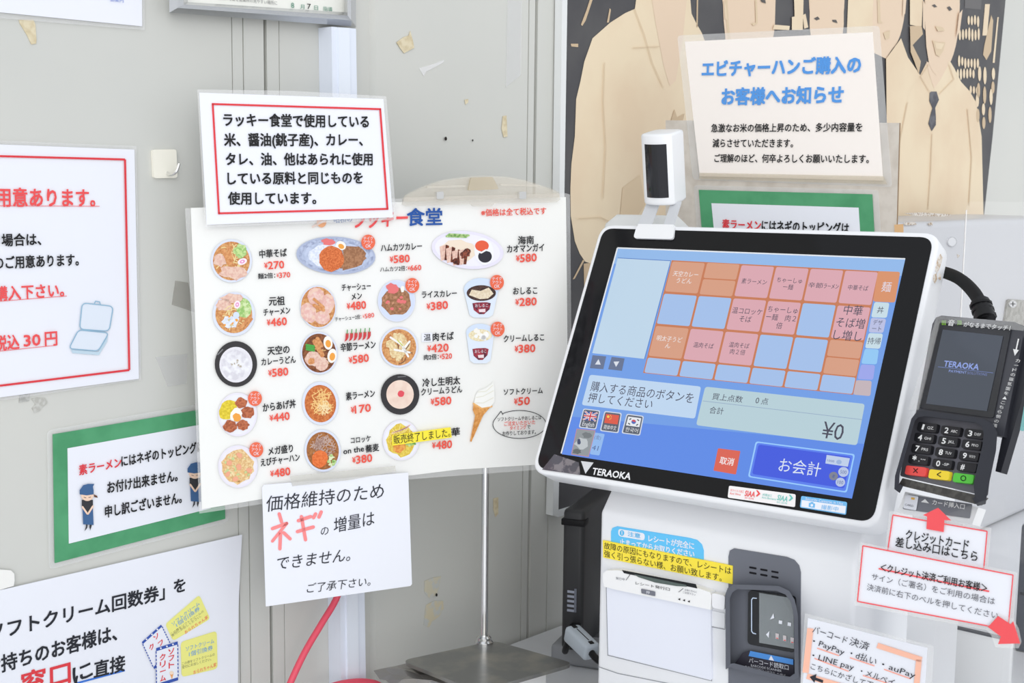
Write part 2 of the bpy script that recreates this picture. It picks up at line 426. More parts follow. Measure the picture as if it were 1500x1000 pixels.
# soft cream coupon sign
t, sh = sign('coupon_sign', 'white ice cream coupon sign with yellow tickets drawn on it, below the green-bordered sign', WALL,
             [(-90, 885), (354.7, 782.7), (352, 830), (349.5, 887), (348, 1080), (-90, 1080)], None, .004)
o = .0046; HB = mat((45, 47, 54), .5, .2)
b = MB(); b.text(WALL, '「ソフトクリーム回数券」', (-30, 930.5), (241, 866), 24, HB, o, .02); b.text(WALL, 'を', (255, 859.5), (271.5, 855), 21, HB, o, .02); b.build('black_lettering', t)
b = MB(); b.text(WALL, 'お持ちのお客様は、', (-21, 978.5), (171, 925.5), 25, HB, o, .02); b.build('black_lettering', t)
b = MB(); b.text(WALL, '直接', (138, 981), (183, 970), 24, HB, o, .02); b.text(WALL, 'に', (107, 990), (134, 978), 27, HB, o, .02); b.text(WALL, 'お持ち下さい。', (70, 1040), (190, 1005), 24, HB, o, .02); b.build('black_lettering', t)
b = MB(); b.text(WALL, '窓口', (31, 1003), (103, 983), 34, RED, o, .022); b.build('red_lettering', t)
b = MB(); b.stroke(WALL, [(110, 1001), (183, 981.5)], 2.6, o, mat((60, 120, 215), .5, .2), False); b.build('blue_underline', t)
YEL = mat((243, 240, 140), .45, .2); TB = mat((90, 160, 225), .45, .2); NB = mat((60, 90, 175), .45, .2)
for q, r_ in (([(242, 914), (292, 871), (308, 906), (253.5, 938.5)], 5), ([(264.7, 940), (317.5, 923.5), (318.8, 979), (266, 991.5)], 6)):
    b = MB(); b.flat(WALL, rq(q, r_), o, YEL)
    b.text(WALL, 'ソフトクリーム', bil(q, .14, .24), bil(q, .92, .24), 7, TB, o + .0002, .015)
    b.text(WALL, '1個引換券', bil(q, .22, .41), bil(q, .88, .41), 7.5, TB, o + .0002, .015)
    b.text(WALL, 'この券をソフトクリームの', bil(q, .02, .63), bil(q, .93, .6), 4.5, mat((140, 140, 110), .5, .2), o + .0002)
    b.text(WALL, '受付にお出しください。', bil(q, .02, .73), bil(q, .83, .7), 4.5, mat((140, 140, 110), .5, .2), o + .0002)
    b.text(WALL, 'おられちゃん家', bil(q, .33, .95), bil(q, .97, .88), 6, REDL, o + .0002, .015)
    b.build('yellow_ticket', t, label='yellow printed ticket')
for q, chs in (([(207.7, 940), (236, 914.5), (254, 952), (226, 980)], [('ソ', .62, .2), ('フ', .68, .48), ('ク', .28, .36)]),
               ([(228.7, 949), (260.3, 939), (261, 996), (229.3, 1006)], [('ソ', .7, .2), ('フ', .7, .37), ('ト', .7, .55), ('ク', .3, .28), ('リ', .3, .46), ('ー', .3, .64), ('ム', .3, .82)])):
    b = MB(); oo = o + (.0004 if len(chs) < 4 else .0012); b.flat(WALL, q, oo, PAPER)
    b.flat(WALL, [q[0], q[1], bil(q, 1, .08), bil(q, 0, .08)], oo + .0002, NB); b.flat(WALL, [bil(q, 0, .92), bil(q, 1, .92), q[2], q[3]], oo + .0002, NB)
    for k in range(3): b.ell(WALL, *bil(q, .22 + .28 * k, .04), 1.3, 1.3, oo + .0003, PAPER, n=10)
    for k in range(9):
        for e in (0, 1): b.stroke(WALL, [bil(q, e, .08 + k * .095), bil(q, e, .08 + k * .095 + .06)], 1.5, oo + .0002, NB, False)
    for ch_, s_, t_ in chs:
        c_ = bil(q, s_, t_); d = V(q[1]) - V(q[0]); d = d.normalized() * 4.2
        b.text(WALL, ch_, (c_[0] - d.x, c_[1] - d.y), (c_[0] + d.x, c_[1] + d.y), 9.5, RED, oo + .0003, .02)
    if len(chs) > 3:
        x, y = bil(q, .7, .8); b.flat(WALL, [(x - 2.6, y - 1), (x + 3, y - 2), (x + .6, y + 7)], oo + .0003, mat((240, 170, 110), .5, .2)); b.ell(WALL, x, y - 2.5, 3, 2.6, oo + .0004, mat((250, 225, 200), .5, .2), n=14)
    b.build('striped_ticket', t, label='blue and white ticket with red letters')

# torn paper, tape remains and marks on the wall
def scrap(name, label, pl, pts, m, off=.0008, cat='tape', th=.0006):
    b = MB(); c0 = mid(pl, pts, 0); b.slab(pl, pts, off, th, m); ob = b.build(name, base=c0, label=label); ob['category'] = cat; return ob
TAPE = mat((226, 214, 184), .4, .35, noise=(160, (208, 192, 156), .4, .65))
scrap('paper_scrap', 'torn white paper scrap stuck above the coupon sign', WALL, [(-30, 833), (4, 834), (16, 835), (21, 840), (21.5, 850), (20, 858), (-30, 872)], PAPERW, .003, 'paper')
scrap('tape_remnant', 'yellowed tape strip hanging under the top laminated notice', WALL, [(28, 29), (49, 28.5), (52, 36), (53.5, 58), (53, 64), (46, 65), (40, 52), (29, 34)], TAPE)
scrap('tape_remnant', 'crumpled yellowed tape patch on the panel beside the certificate', WALL, [(581, 62), (592, 54), (599, 52), (601, 45), (605, 60), (607, 70), (592, 78), (586, 70)], TAPE, ZW + .0012)
scrap('tape_remnant', 'narrow yellowed tape patch by the wall seam above the plastic clip', WALL, [(737, 170), (742, 169), (743.5, 200), (738, 201), (735, 188)], TAPE, ZW + .0012)
scrap('tape_remnant', 'tiny brown tape bit above the menu holder', WALL, [(681, 146), (686, 145), (686, 150), (682, 153)], TAPE, ZW + .0012)
scrap('tape_remnant', 'grey tape square under the takeaway container sign', WALL, [(29, 579), (44, 576.5), (43, 587), (28, 589.5)], mat((196, 196, 192), .5, .2, noise=(200, (170, 170, 166), .4, .6)))
scrap('tape_remnant', 'flaky grey residue under the takeaway container sign', WALL, [(46, 584), (56, 582), (66, 583), (70, 590), (62, 596), (58, 602), (50, 604), (47, 598), (52, 592)], mat((186, 185, 178), .6, .2, noise=(260, (206, 206, 201), .4, .6)))
scrap('tape_remnant', 'clear tape piece on the wall beside the menu edge', WALL, [(228, 523), (274, 518), (274, 562), (246, 566)], clear(body=.25, gloss=.1, rough=.25))
scrap('tape_remnant', 'old translucent tape patch above the hook side of the menu', WALL, [(257, 411), (276, 414), (285, 457), (252, 446)], clear((200, 198, 190), .35, .04, .3))
scrap('glue_stain', 'beige glue stain with a screw hole low on the wall', WALL, [(622, 851), (634, 846), (646, 844), (643, 860), (640, 870), (630, 876), (622, 868)], mat((214, 208, 186), .5, .3, noise=(120, (204, 206, 202), .45, .6)), ZW + .001, 'stain')
scrap('glue_stain', 'longer beige glue stain below the screw hole', WALL, [(624, 886), (636, 880), (649, 880), (650, 892), (644, 902), (634, 910), (628, 919), (621, 915)], mat((216, 207, 180), .5, .3, noise=(120, (204, 206, 202), .45, .6)), ZW + .001, 'stain')
scrap('tape_remnant', 'yellow tape strip on the wall beside the steel pole', WALL, [(723, 730), (730, 728), (730, 752), (726, 757), (723, 746)], TAPE, ZW + .0012)
scrap('tape_remnant', 'glossy clear tape strip along the wall seam next to the sepia poster', WALL, [(744, -30), (765, -30), (763, 110), (741, 128)], clear(body=.22, gloss=.1, rough=.2), ZW + .0008)
scrap('tape_remnant', 'white clear-tape smear on the wall panel above the plastic clip', WALL, [(614, 100), (628, 96), (650, 88), (650, 91), (636, 99), (624, 105), (621, 112)], clear(body=.5, gloss=.06, rough=.2), ZW + .0008)
for u, v, r_, lb in ((653, 203, 2.4, 'dark screw hole above the plastic clip'), (639.5, 871, 2.0, 'dark screw hole between the glue stains'), (692.5, 205.5, 1.3, 'tiny dark hole beside the larger screw hole')):
    b = MB(); b.ell(WALL, u, v, r_ * .8, r_ * 1.2, ZW + .0022, mat((50, 46, 44), .7, .1), n=14); ob = b.build('screw_hole', base=WALL.px(u, v, ZW), label=lb + ' in the wall'); ob['category'] = 'hole'

# ------------------------------------------------------------------ sepia photo poster
POST = WALL.shift(ZW + .010)
t = thing('photo_poster', 'large sepia photograph poster of smiling cooks in a white edge strip', 'poster', POST.px(1100, 600, 0))
PD = mat((74, 73, 76), .45, .35, noise=(14, (84, 83, 84), .4, .65)); PC = mat((236, 218, 188), .45, .3, noise=(8, (230, 208, 178), .4, .65))
PS = mat((232, 208, 182), .45, .3); PL = mat((222, 200, 168), .45, .3); PX = mat((90, 86, 84), .45, .3); PF = mat((206, 182, 150), .45, .3)
po = [(835, -250), (1490, -230), (1473, 0), (1454, 200), (1441, 320), (1420, 590), (818, 752), (824, 400)]
b = MB(); b.slab(POST, po, 0, .008, PD); pr = b.build('dark_print', t)
b = MB(); b.slab(POST, [(827, -250), (835, -250), (825, 400), (818, 752), (809.5, 755), (818, 400)], .004, .012, mat((232, 234, 234), .4, .3)); b.build('white_edge_strip', t)
b = MB(); b.slab(POST, [(818, 748), (1010, 690), (1010, 697), (818, 757)], .004, .012, mat((232, 234, 234), .4, .3)); b.build('white_edge_strip', t)
e = .0006
def pf(label, *layers):
    b = MB()
    for i, (pts, m) in enumerate(layers): b.flat(POST, pts, e + .0003 * i, m)
    return b.build('printed_figure', pr, label=label)
for hx, hy, rx_, ry_ in ((985, -75, 46, 84), (1097, -20, 40, 92), (1211, 0, 26, 66), (1303, -12, 24, 84), (1380, 6, 26, 96)):
    b = MB(); b.ell(POST, hx, hy, rx_, ry_, .0003, PS); b.flat(POST, [(hx + rx_ * 1.04 * math.cos(a), hy + (ry_ * 1.06 if math.sin(a) < 0 else ry_ * .3) * math.sin(a) - ry_ * .42) for a in [math.pi + k * math.pi / 14 for k in range(15)]] + [(hx + rx_ * .5, hy - ry_ * .52), (hx - rx_ * .5, hy - ry_ * .5)], .0005, mat((62, 60, 62), .45, .3)); b.build('printed_head', pr)
b = MB(); b.flat(POST, [(1045, 90), (1075, 70), (1120, 72), (1150, 95), (1165, 180), (1170, 380), (1035, 400)], .0002, PC); b.build('printed_shirt', pr)
b = MB(); b.flat(POST, [(1178, 80), (1196, 66), (1228, 68), (1250, 85), (1262, 180), (1270, 360), (1172, 370)], .0002, PF); b.build('printed_shirt', pr)
pf('printed man in a pale work shirt', 
   ([(937, -40), (930, 13), (916, 19), (894, 33), (868, 56), (856, 90), (850, 120), (844, 145), (842, 200), (837, 240), (835.5, 275), (836, 316), (839, 334), (842, 353), (849, 371), (857, 383), (866, 386), (870, 384), (900, 420), (1030, 420), (1040, 80), (1028, 48), (1020, 34), (1013, 20), (1008, -40)], PC),
   ([(953, -40), (955, 0), (960, 32), (966, 64), (972, 96), (981, 126), (990, 118), (1000, 60), (1006, 0), (1006, -40)], PS),
   ([(912, 275), (938, 256), (945, 300), (925, 330), (907, 330)], PL), ([(982, 180), (988, 160), (992, 172), (1003, 166), (1000, 178), (986, 186)], PF))
pf('printed man face with dark hair', ([(1057, -40), (1060, 30), (1064, 70), (1130, 70), (1135, 40), (1137, -40)], PS), ([(1064, -30), (1068, 40), (1072, 70), (1066, 60), (1062, 0)], PL), ([(1060, 0), (1062, 4), (1066, 30), (1062, 28)], PC),
   ([(1106, 0), (1109, 0), (1110, 34), (1104, 38), (1100, 34), (1107, 33)], PL), ([(1113, -2), (1121, 0), (1122, 5), (1116, 3)], PX))
pf('printed young man face', ([(1186, -40), (1186, 40), (1190, 70), (1232, 70), (1236, 36), (1236, -40)], PS), ([(1192, 27), (1198, 24), (1201, 28), (1196, 30)], PX), ([(1219, 29), (1225, 29), (1227, 34), (1220, 32)], PX),
   ([(1176, 22), (1180, 20), (1184, 40), (1178, 42)], PC), ([(1162, -40), (1178, -40), (1176, 44), (1160, 44), (1160, 25), (1164, 24)], PC), ([(1134, 36), (1157, 38), (1156, 44), (1132, 43)], PC))
pf('printed smiling man face and shirt', ([(1242, -40), (1322, -40), (1322, 20), (1320, 42), (1314, 62), (1304, 76), (1298, 86), (1244, 60)], PS), ([(1244, -40), (1280, -40), (1278, 60), (1240, 60)], PC), ([(1284, -40), (1288, -40), (1290, 30), (1294, 34), (1286, 34)], PL), ([(1294, 48), (1304, 44), (1303, 56), (1297, 58)], PL),
   ([(1323, -4), (1328, -4), (1326, 20), (1322, 24)], PS), ([(1298, 86), (1320, 56), (1330, 84), (1348, 110), (1330, 135), (1315, 200), (1300, 300)], PC), ([(1333, -40), (1354, -40), (1350, 40), (1333, 36)], PC), ([(1333, 38), (1350, 38), (1352, 50), (1337, 66), (1349, 90), (1346, 108), (1334, 76)], PF))
tie = [(1362, 136), (1364, 134), (1372, 134), (1375.5, 146), (1370, 158), (1371, 170), (1371, 183), (1365, 192), (1360, 181), (1364, 165), (1366, 158), (1361.5, 148)]
pf('printed young man in shirt and dark tie', ([(1357, 92), (1348, 110), (1325, 130), (1314, 145), (1308, 165), (1300, 330), (1441, 325), (1438, 200), (1434, 175), (1430, 150), (1420, 133), (1408, 120), (1398, 100), (1392, 90)], PC),
   ([(1357, 90), (1361, 108), (1368, 130), (1378, 116), (1391, 92), (1380, 100)], PS),
   ([(1355, -40), (1355, 30), (1357, 68), (1361, 94), (1366, 104), (1371, 110), (1380, 106), (1390, 90), (1396, 68), (1400, 30), (1404, -40)], PS), (tie, mat((78, 78, 86), .45, .3, noise=(40, (104, 104, 110), .5, .6))),
   ([(1365, 8), (1369, 6), (1373, 10), (1369, 11)], PX), ([(1387, 11), (1391, 9), (1395, 14), (1391, 16)], PX), ([(1366, 59), (1376, 62), (1385, 62), (1382, 74), (1376, 83), (1371, 80)], PL), ([(1369, 62), (1383, 64), (1379, 72), (1371, 71)], PC),
   ([(1370, 38), (1374, 46), (1384, 45), (1381, 40)], PL), ([(1352, 0), (1355, 6), (1355, 44), (1352, 40)], PS), ([(1405, 20), (1410, 14), (1406, 45), (1401, 55)], PS))
for ln, w_, m_ in (([(930, 13), (944, 50), (956, 92), (972, 128)], 1.0, PL), ([(886, 92), (884, 150), (888, 215), (884, 290)], 1.1, PL), ([(928, 70), (966, 68)], 1.2, PL), ([(848, 320), (880, 318), (905, 330)], 1.2, PL), ([(1361, 95), (1349, 112), (1362, 134)], .9, PL), ([(1391, 95), (1398, 116), (1376, 138)], .9, PL), ([(1366, 196), (1364, 250), (1360, 306)], 1.0, PL), ([(1330, 150), (1318, 210), (1312, 300)], 1.1, PL), ([(1418, 160), (1424, 230), (1420, 300)], 1.1, PL)):
    b = MB(); b.stroke(POST, ln, w_, e + .0022, m_); b.build('printed_fold', pr)
b = MB(); R = random.Random(4)
for x0, y0, n_, h_ in ((1419, 30, 4, 8), (1406, 50, 7, 9), (1405, 88, 2, 8), (1414, 92, 5, 8), (1403, 107, 6, 8), (1422, 132, 3, 6)):
    for k in range(n_): b.ell(POST, x0 + k * 4.6, y0 + R.uniform(-1, 2), 1.7, h_ * R.uniform(.8, 1.1), e + .0002, PC, n=12)
for x0, y0, h_ in ((1434, 120, 22), (1443, 125, 26), (1455, 118, 18), (1432, 158, 20), (1441, 170, 18), (1451, 155, 24)):
    for q in (0, 1): b.ell(POST, x0 + R.uniform(-1, 1), y0 + (q - .5) * h_ * 1.1, 2.4, h_ * .5, e + .0002, PF if q else PC, n=14)
b.flat(POST, [(1443, 6), (1450, 6), (1446, 52), (1439, 52)], e, PC); b.flat(POST, [(1452, 22), (1455, 30), (1452, 75), (1445, 88), (1440, 80), (1442, 66)], e, PF); b.flat(POST, [(1461, 25), (1463, 25), (1457, 92), (1454, 92)], e, PC)
b.flat(POST, [(1415, -40), (1440, -40), (1437, 14), (1413, 12)], e, mat((104, 102, 102), .45, .3))
b.build('printed_shelf', pr, label='printed shelf of pale goods')
for pts in ([(867, -10), (868, 0), (858, 30), (853, 38), (851, 36), (859, 15)], [(893, 12), (895, 14), (892, 33), (889, 33)], [(836, 64), (847, 64), (847, 69), (837, 68)], [(1021, -20), (1023, -20), (1022, 40), (1020, 40)], [(854, 380), (856, 382), (842, 408), (839, 409)], [(855, 386), (872, 384), (862, 440), (856, 430)]): b = MB(); b.flat(POST, pts, e, PF); b.build('printed_streak', pr)

# ------------------------------------------------------------------ long white box along the wall behind the terminal
BP = at_height(1475, 762, COUNTER_Z)
BOX = Pl(BP, WALL.ex, (0, 0, 1), WALL.n)
t = thing('equipment_box', 'long white metal box on the counter under the sepia poster', 'box', BP)
bx0 = BOX.loc(1230, 340)[0]; bx1 = BOX.loc(1560, 340)[0]; btop = BOX.loc(1420, 322)[1]
b = MB(); bw = mat((203, 204, 208), .35, .4)
gap = (BOX.O - WALL.O).dot(WALL.n)
b.box(BOX, bx0, bx1, .001, btop, -(gap - .03), 0, bw, .012, 3); b.build('housing', t)
b = MB(); c_ = BOX.loc(1395, 354); b.box(Pl(BOX.pt(*c_), BOX.ex, BOX.ey, BOX.n), -.009, .009, -.009, .009, -.001, .0015, mat((222, 223, 226), .3, .4), .0014)
b = MB(); pts = []
for k in range(24): a = math.pi * 2 * k / 24; pts.append((1395 + 7 * math.cos(a), 354 + 7.4 * math.sin(a)))
b.slab(BOX, pts, .002, .002, mat((220, 221, 224), .3, .4)); b.ring(BOX, pts, .8, .0022, mat((190, 191, 194), .4, .3)); b.build('round_plug', t)
b = MB()
for pts in ([(1325, 312), (1352, 311), (1394, 314), (1388, 317), (1340, 316)], [(1324, 326), (1340, 325), (1343, 329), (1326, 330)], [(1360, 327), (1366, 325), (1366, 330), (1361, 330)], [(1402, 372), (1406, 374), (1403, 378)]): b.slab(BOX, pts, .0006 if pts[0][1] > 320 else -.004, .001, mat((170, 150, 130), .7, .1, noise=(300, (220, 214, 206), .42, .5)))
b.build('rust_chip', t)
t = thing('metal_bracket', 'small grey metal plate with a cross-head screw on the white box', 'bracket', BOX.px(1490, 455, 0))
b = MB(); b.slab(BOX, rq([(1477, 438), (1520, 441), (1520, 492), (1469, 490)], 4), .004, .0038, mat((188, 186, 180), .35, .5, .7, noise=(90, (160, 158, 150), .4, .6))); b.build('plate', t)
b = MB(); b.ell(BOX, 1484, 445, 5.5, 5.5, .006, CHROME, n=20); b.slab(BOX, [(1484 + 5.5 * math.cos(k * .349), 445 + 5.5 * math.sin(k * .349)) for k in range(18)], .0058, .002, CHROME)
b.stroke(BOX, [(1480.5, 445), (1487.5, 445)], 1.2, .0063, DARK, False); b.stroke(BOX, [(1484, 441.5), (1484, 448.5)], 1.2, .0063, DARK, False); b.build('screw', t)

# ------------------------------------------------------------------ menu holder (base, pole, clip) and the menu
PLZ = EYE.z - .53
t = thing('menu_stand', 'steel menu stand with square base plate, thin pole and clear clip', 'stand', at_height(712, 955, PLZ))
bp = [(588, 967), (724, 938), (841, 971), (700, 1012)]
b = MB(); tp = rq([tuple(at_height(u, v, PLZ)) for u, v in bp], .012, 4)
b.prism([V(p) for p in tp], [V(p) - V((0, 0, .004)) for p in tp], mat((150, 150, 148), .28, .5, .85, noise=(25, (182, 178, 168), .45, .7))); b.build('base_plate', t, label='scuffed steel base plate')
pb = at_height(709, 941, PLZ)
def on_y(u, v, y): return at_depth(u, v, y)
b = MB(); ptop = V((pb.x - .001, pb.y - .002, MENU.px(707, 300)[2]))
b.tube([pb, (pb + ptop) / 2, ptop], .0042, CHROME, 14, 3); b.build('pole', t, label='chrome pole')
b = MB(); b.tube([pb + V((0, 0, .0002)), pb + V((0, 0, .004)), pb + V((0, 0, .009))], [.0105, .0085, .0062], CHROME, 16, 2); b.build('pole_collar', t)
dome = [(591, 300), (592, 291), (596, 285), (623, 272), (649, 263.5), (684, 258.5), (710, 257), (744, 258.5), (771, 264), (796, 272), (815, 279), (820, 283), (820.5, 292), (816, 296), (790, 297), (724, 298), (721, 302), (695, 302.5), (691, 299), (620, 301.5), (597, 302)]
b = MB(); CLIP = clear((236, 226, 206), .16, .08, .1); b.slab(MENU, dome, .010, .005, CLIP); b.slab(MENU, [(p[0], p[1] + 2) for p in dome[:14]] + [(815, 291), (600, 296)], -.003, .004, CLIP); cl = b.build('clip', t, label='clear plastic clip with dirt')
b = MB(); RIB = clear((240, 232, 216), .3, .1, .1)
b.slab(MENU, [(593, 289), (819, 283), (820, 289), (592, 296)], .013, .003, RIB); b.slab(MENU, [(626, 272.5), (682, 271), (682, 274), (626, 275.5)], .012, .002, RIB); b.slab(MENU, [(733, 269), (790, 271), (790, 273.5), (733, 272)], .012, .002, RIB); b.build('clip_rib', cl)
b = MB(); b.slab(MENU, rq([(690, 260), (722, 259), (731, 277), (686, 279)], 3), .0135, .003, clear((214, 200, 170), .45, .08, .15)); b.build('finger_tab', cl)
for u in (645, 766):
    b = MB(); b.slab(MENU, rq([(u - 5, 281), (u + 5, 280.5), (u + 5, 291), (u - 5, 291.5)], 2), .0145, .004, mat((210, 210, 208), .25, .5, .6)); b.build('spring', cl)

# white carton under the base plate
t = thing('white_carton', 'low white carton under the steel base plate', 'box', at_height(700, 985, COUNTER_Z))
qc = [at_height(u, v, PLZ - .0045) for u, v in ((640, 975), (722, 948), (800, 972), (700, 1020))]
b = MB(); b.prism(qc, [V((p.x, p.y, COUNTER_Z + .001)) for p in qc], mat((232, 232, 232), .5, .3)); b.build('carton_body', t)
b = MB(); ce = [lerp(tuple(qc[3]), tuple(qc[2]), .42), lerp(tuple(qc[3]), tuple(qc[2]), .58)]; ce = [V(p) for p in ce]; nn = V((0, -1, 0)) * .0006
b.prism([ce[0] + nn, ce[1] + nn, V((ce[1].x, ce[1].y, COUNTER_Z + .03)) + nn, V((ce[0].x, ce[0].y, COUNTER_Z + .03)) + nn], [ce[0], ce[1], V((ce[1].x, ce[1].y, COUNTER_Z + .03)), V((ce[0].x, ce[0].y, COUNTER_Z + .03))], TAPE); b.build('packing_tape', t)

# the menu itself
MENU_OUT = [(279.6, 304.5), (420, 300), (600, 295.5), (829, 288.5), (830.5, 420), (833, 676), (787, 680.3), (670, 687.6), (598, 696.5), (470, 716), (296, 745.5), (290, 580), (284.4, 420)]
t = thing('menu_sheet', 'large laminated photo menu of noodle and rice dishes held in the stand', 'menu', mid(MENU, MENU_OUT))
b = MB(); b.slab(MENU, MENU_OUT, .002, .0012, mat((244, 244, 241), .32, .4)); b.build('paper_sheet', t)
b = MB(); b.slab(MENU, [(271, 305), (420, 296), (829, 283), (835, 285), (837, 500), (839, 684), (598, 702), (390, 737), (292, 752), (283, 500)], .0008, .0005, FILM); b.build('clear_film', t)
o = .0042; MR = mat((236, 92, 78), .45, .2); MK = mat((42, 42, 44), .45, .2)
b = MB(); b.text(MENU, 'ラッキー', (519, 321), (597, 318.5), 26, REDL, o, .02, .25); b.build('title_lettering', t, label='red title lettering')
b = MB(); b.text(MENU, '食堂', (596.5, 318), (647.5, 317), 25, mat((44, 88, 164), .45, .2), o, .02); b.build('title_lettering', t, label='blue title lettering'); b = MB(); b.text(MENU, '昭和の', (489, 321), (516, 320), 10, mat((100, 130, 180), .45, .2), o, .02)
b.build('small_lettering', t)
b = MB(); b.ell(MENU, 471, 325, 7, 8, o, mat((240, 175, 130), .45, .2)); b.stroke(MENU, [(458, 332), (478, 322)], 3, o + .0001, mat((235, 215, 205), .45, .2)); b.build('title_emblem', t)
b = MB(); b.text(MENU, '※価格は全て税込です', (705, 311.5), (800, 308.5), 10.5, MR, o, .015); b.build('tax_note', t)

def fmat(c1, c2, s=420, lo=.4, hi=.6): return mat(c1, .45, .25, noise=(s, c2, lo, hi))
BOWL = mat((222, 228, 246), .4, .3); BOWL2 = mat((236, 232, 244), .4, .3); BB = mat((52, 50, 52), .3, .4)
SOUP = fmat((196, 128, 78), (224, 170, 112)); NOOD = mat((240, 220, 160), .45, .2); PORK = fmat((236, 205, 188), (224, 180, 164)); LEEK = fmat((150, 195, 110), (205, 225, 160)); MEN = fmat((226, 165, 110), (205, 135, 85))
EGGW = mat((250, 246, 236), .4, .3); YOLK = mat((242, 165, 70), .4, .3); RICE = fmat((236, 240, 250), (214, 222, 238)); CURRY = fmat((178, 130, 96), (150, 104, 74)); KATSU = fmat((226, 128, 74), (200, 98, 52), 600); PINK = mat((232, 120, 120), .4, .3)
def noodles(b, cx, cy, rx, ry, off, m, n, seed, w=1.3, L=14):
    R = random.Random(seed)
    for _ in range(n):
        a, r_ = R.uniform(0, 6.28), math.sqrt(R.random()) * .8; x, y = cx + rx * r_ * math.cos(a), cy + ry * r_ * math.sin(a); d = R.uniform(0, 6.28); pts = []
        for k in range(5):
            if ((x - cx) / rx) ** 2 + ((y - cy) / ry) ** 2 > .96: break
            pts.append((x, y)); d += R.uniform(-.5, .5); x += math.cos(d) * L / 4; y += math.sin(d) * L / 4
        if len(pts) > 1: b.stroke(MENU, pts, w, off + R.uniform(0, .0002), m, False)
def bits(b, cx, cy, rx, ry, off, mats, n, seed, s=2.4):
    R = random.Random(seed)
    for i in range(n):
        a, r_ = R.uniform(0, 6.28), math.sqrt(R.random()); q = s * R.uniform(.6, 1.3)
        b.blob(MENU, cx + rx * r_ * math.cos(a), cy + ry * r_ * math.sin(a), q, q * R.uniform(.6, 1), off + .00002 * (i % 8), mats[i % len(mats)], seed + i, 7, .3, R.uniform(0, 180))
def egg(b, x, y, rx, ry, rot=0, o_=.0007):
    b.ell(MENU, x, y, rx, ry, o + o_, EGGW, rot); b.ell(MENU, x + .3, y + 1.2, rx * .6, ry * .55, o + o_ + .0001, YOLK, rot)
def naruto(b, x, y, rx, ry, rot=0):
    b.ell(MENU, x, y, rx, ry, o + .0008, mat((250, 236, 244), .4, .3), rot); b.ell(MENU, x, y, rx * .55, ry * .55, o + .0009, mat((232, 150, 200), .4, .3), rot); b.ell(MENU, x, y, rx * .25, ry * .25, o + .001, mat((250, 236, 244), .4, .3), rot)
def dish(label, fn):
    b = MB(); fn(b); return b.build('dish_photo', t, label=label)
def bowl(b, cx, cy, rx, ry, inner, k=.87, rim=BOWL, dy=0, rot=0):
    b.ell(MENU, cx, cy, rx, ry, o, rim, rot); b.ell(MENU, cx, cy + dy, rx * k, ry * k, o + .0002, inner, rot)
def d1(b):
    bowl(b, 339, 382, 30, 31.5, SOUP, .9); noodles(b, 339, 382, 26, 27, o + .0003, NOOD, 26, 1)
    b.blob(MENU, 352, 368, 10, 10, o + .0005, LEEK, 3); bits(b, 350, 370, 8, 8, o + .0006, [LEEK, mat((200, 226, 150), .5, .2)], 12, 5)
    b.flat(MENU, [(324, 366), (330, 363), (341, 386), (334, 390)], o + .0006, MEN); b.flat(MENU, [(331, 362), (336, 360), (343, 382), (338, 384)], o + .0006, MEN)
    b.blob(MENU, 322, 381, 9, 10, o + .0005, PORK, 8); b.blob(MENU, 342, 399, 21, 10, o + .0005, PORK, 9, rot=6); naruto(b, 355, 383, 7, 4.6, -20)
def d2(b):
    b.ell(MENU, 492, 374, 58, 27.5, o, mat((176, 186, 212), .35, .4), 3); b.ell(MENU, 492, 373.5, 55, 25, o + .0001, fmat((150, 160, 190), (190, 200, 224), 200), 3); b.ell(MENU, 492, 375, 49, 21, o + .0002, fmat((196, 206, 230), (176, 188, 214), 200), 3)
    b.blob(MENU, 478, 374, 26, 17, o + .0003, RICE, 2, 18, .12); b.blob(MENU, 512, 377, 24, 17, o + .0003, CURRY, 4, 18, .12); b.flat(MENU, [(503, 360), (520, 361), (537, 378), (522, 391), (502, 396)], o + .00035, CURRY)
    b.blob(MENU, 481, 354, 10, 4.5, o + .0004, PINK, 5); egg(b, 499.5, 359.5, 7.6, 6.2, 30, .0004); b.blob(MENU, 485.6, 379, 18, 19, o + .0006, KATSU, 6, 20, .06)
def d3(b):
    b.ell(MENU, 685, 366, 53, 27.5, o, mat((234, 230, 246), .35, .4), 7); b.ell(MENU, 685, 366, 48, 23.5, o + .0001, mat((242, 240, 250), .35, .4), 7)
    b.blob(MENU, 671, 368, 26, 17, o + .0002, mat((242, 226, 206), .45, .2), 3, 18, .12)
    for i, (x, y) in enumerate(((650, 371), (659, 374), (668, 378), (678, 377))):
        b.flat(MENU, [(x - 6, y - 10), (x + 6, y - 13), (x + 4, y + 9), (x - 4, y + 11)], o + .0003 + .0001 * i, PORK); b.flat(MENU, [(x + 3, y - 13), (x + 8, y - 11), (x + 5, y + 10), (x + 1, y + 10)], o + .00035 + .0001 * i, fmat((130, 66, 44), (70, 40, 34)))
    b.blob(MENU, 682, 371, 9, 6, o + .0008, fmat((70, 40, 36), (150, 80, 60)), 9, rot=-35); b.blob(MENU, 668, 383, 5, 5, o + .0008, fmat((60, 36, 32), (120, 60, 44)), 12)
    for k in range(3): b.stroke(MENU, [(654 + k * 2, 346 - k * 1.5), (683 + k * 2, 347 - k * 1.2)], 2.6, o + .0009, fmat((120, 175, 90), (190, 215, 150)))
    b.ell(MENU, 709, 368, 14, 20, o + .0004, mat((246, 246, 250), .35, .4), -8); b.ell(MENU, 706, 360, 10, 8, o + .0005, mat((232, 96, 64), .35, .4)); b.ell(MENU, 710.5, 375.5, 10, 9, o + .0006, mat((44, 42, 52), .2, .5)); b.stroke(MENU, [(697, 367), (705, 370), (712, 366), (719, 368)], 2.4, o + .0007, mat((246, 246, 250), .35, .4))
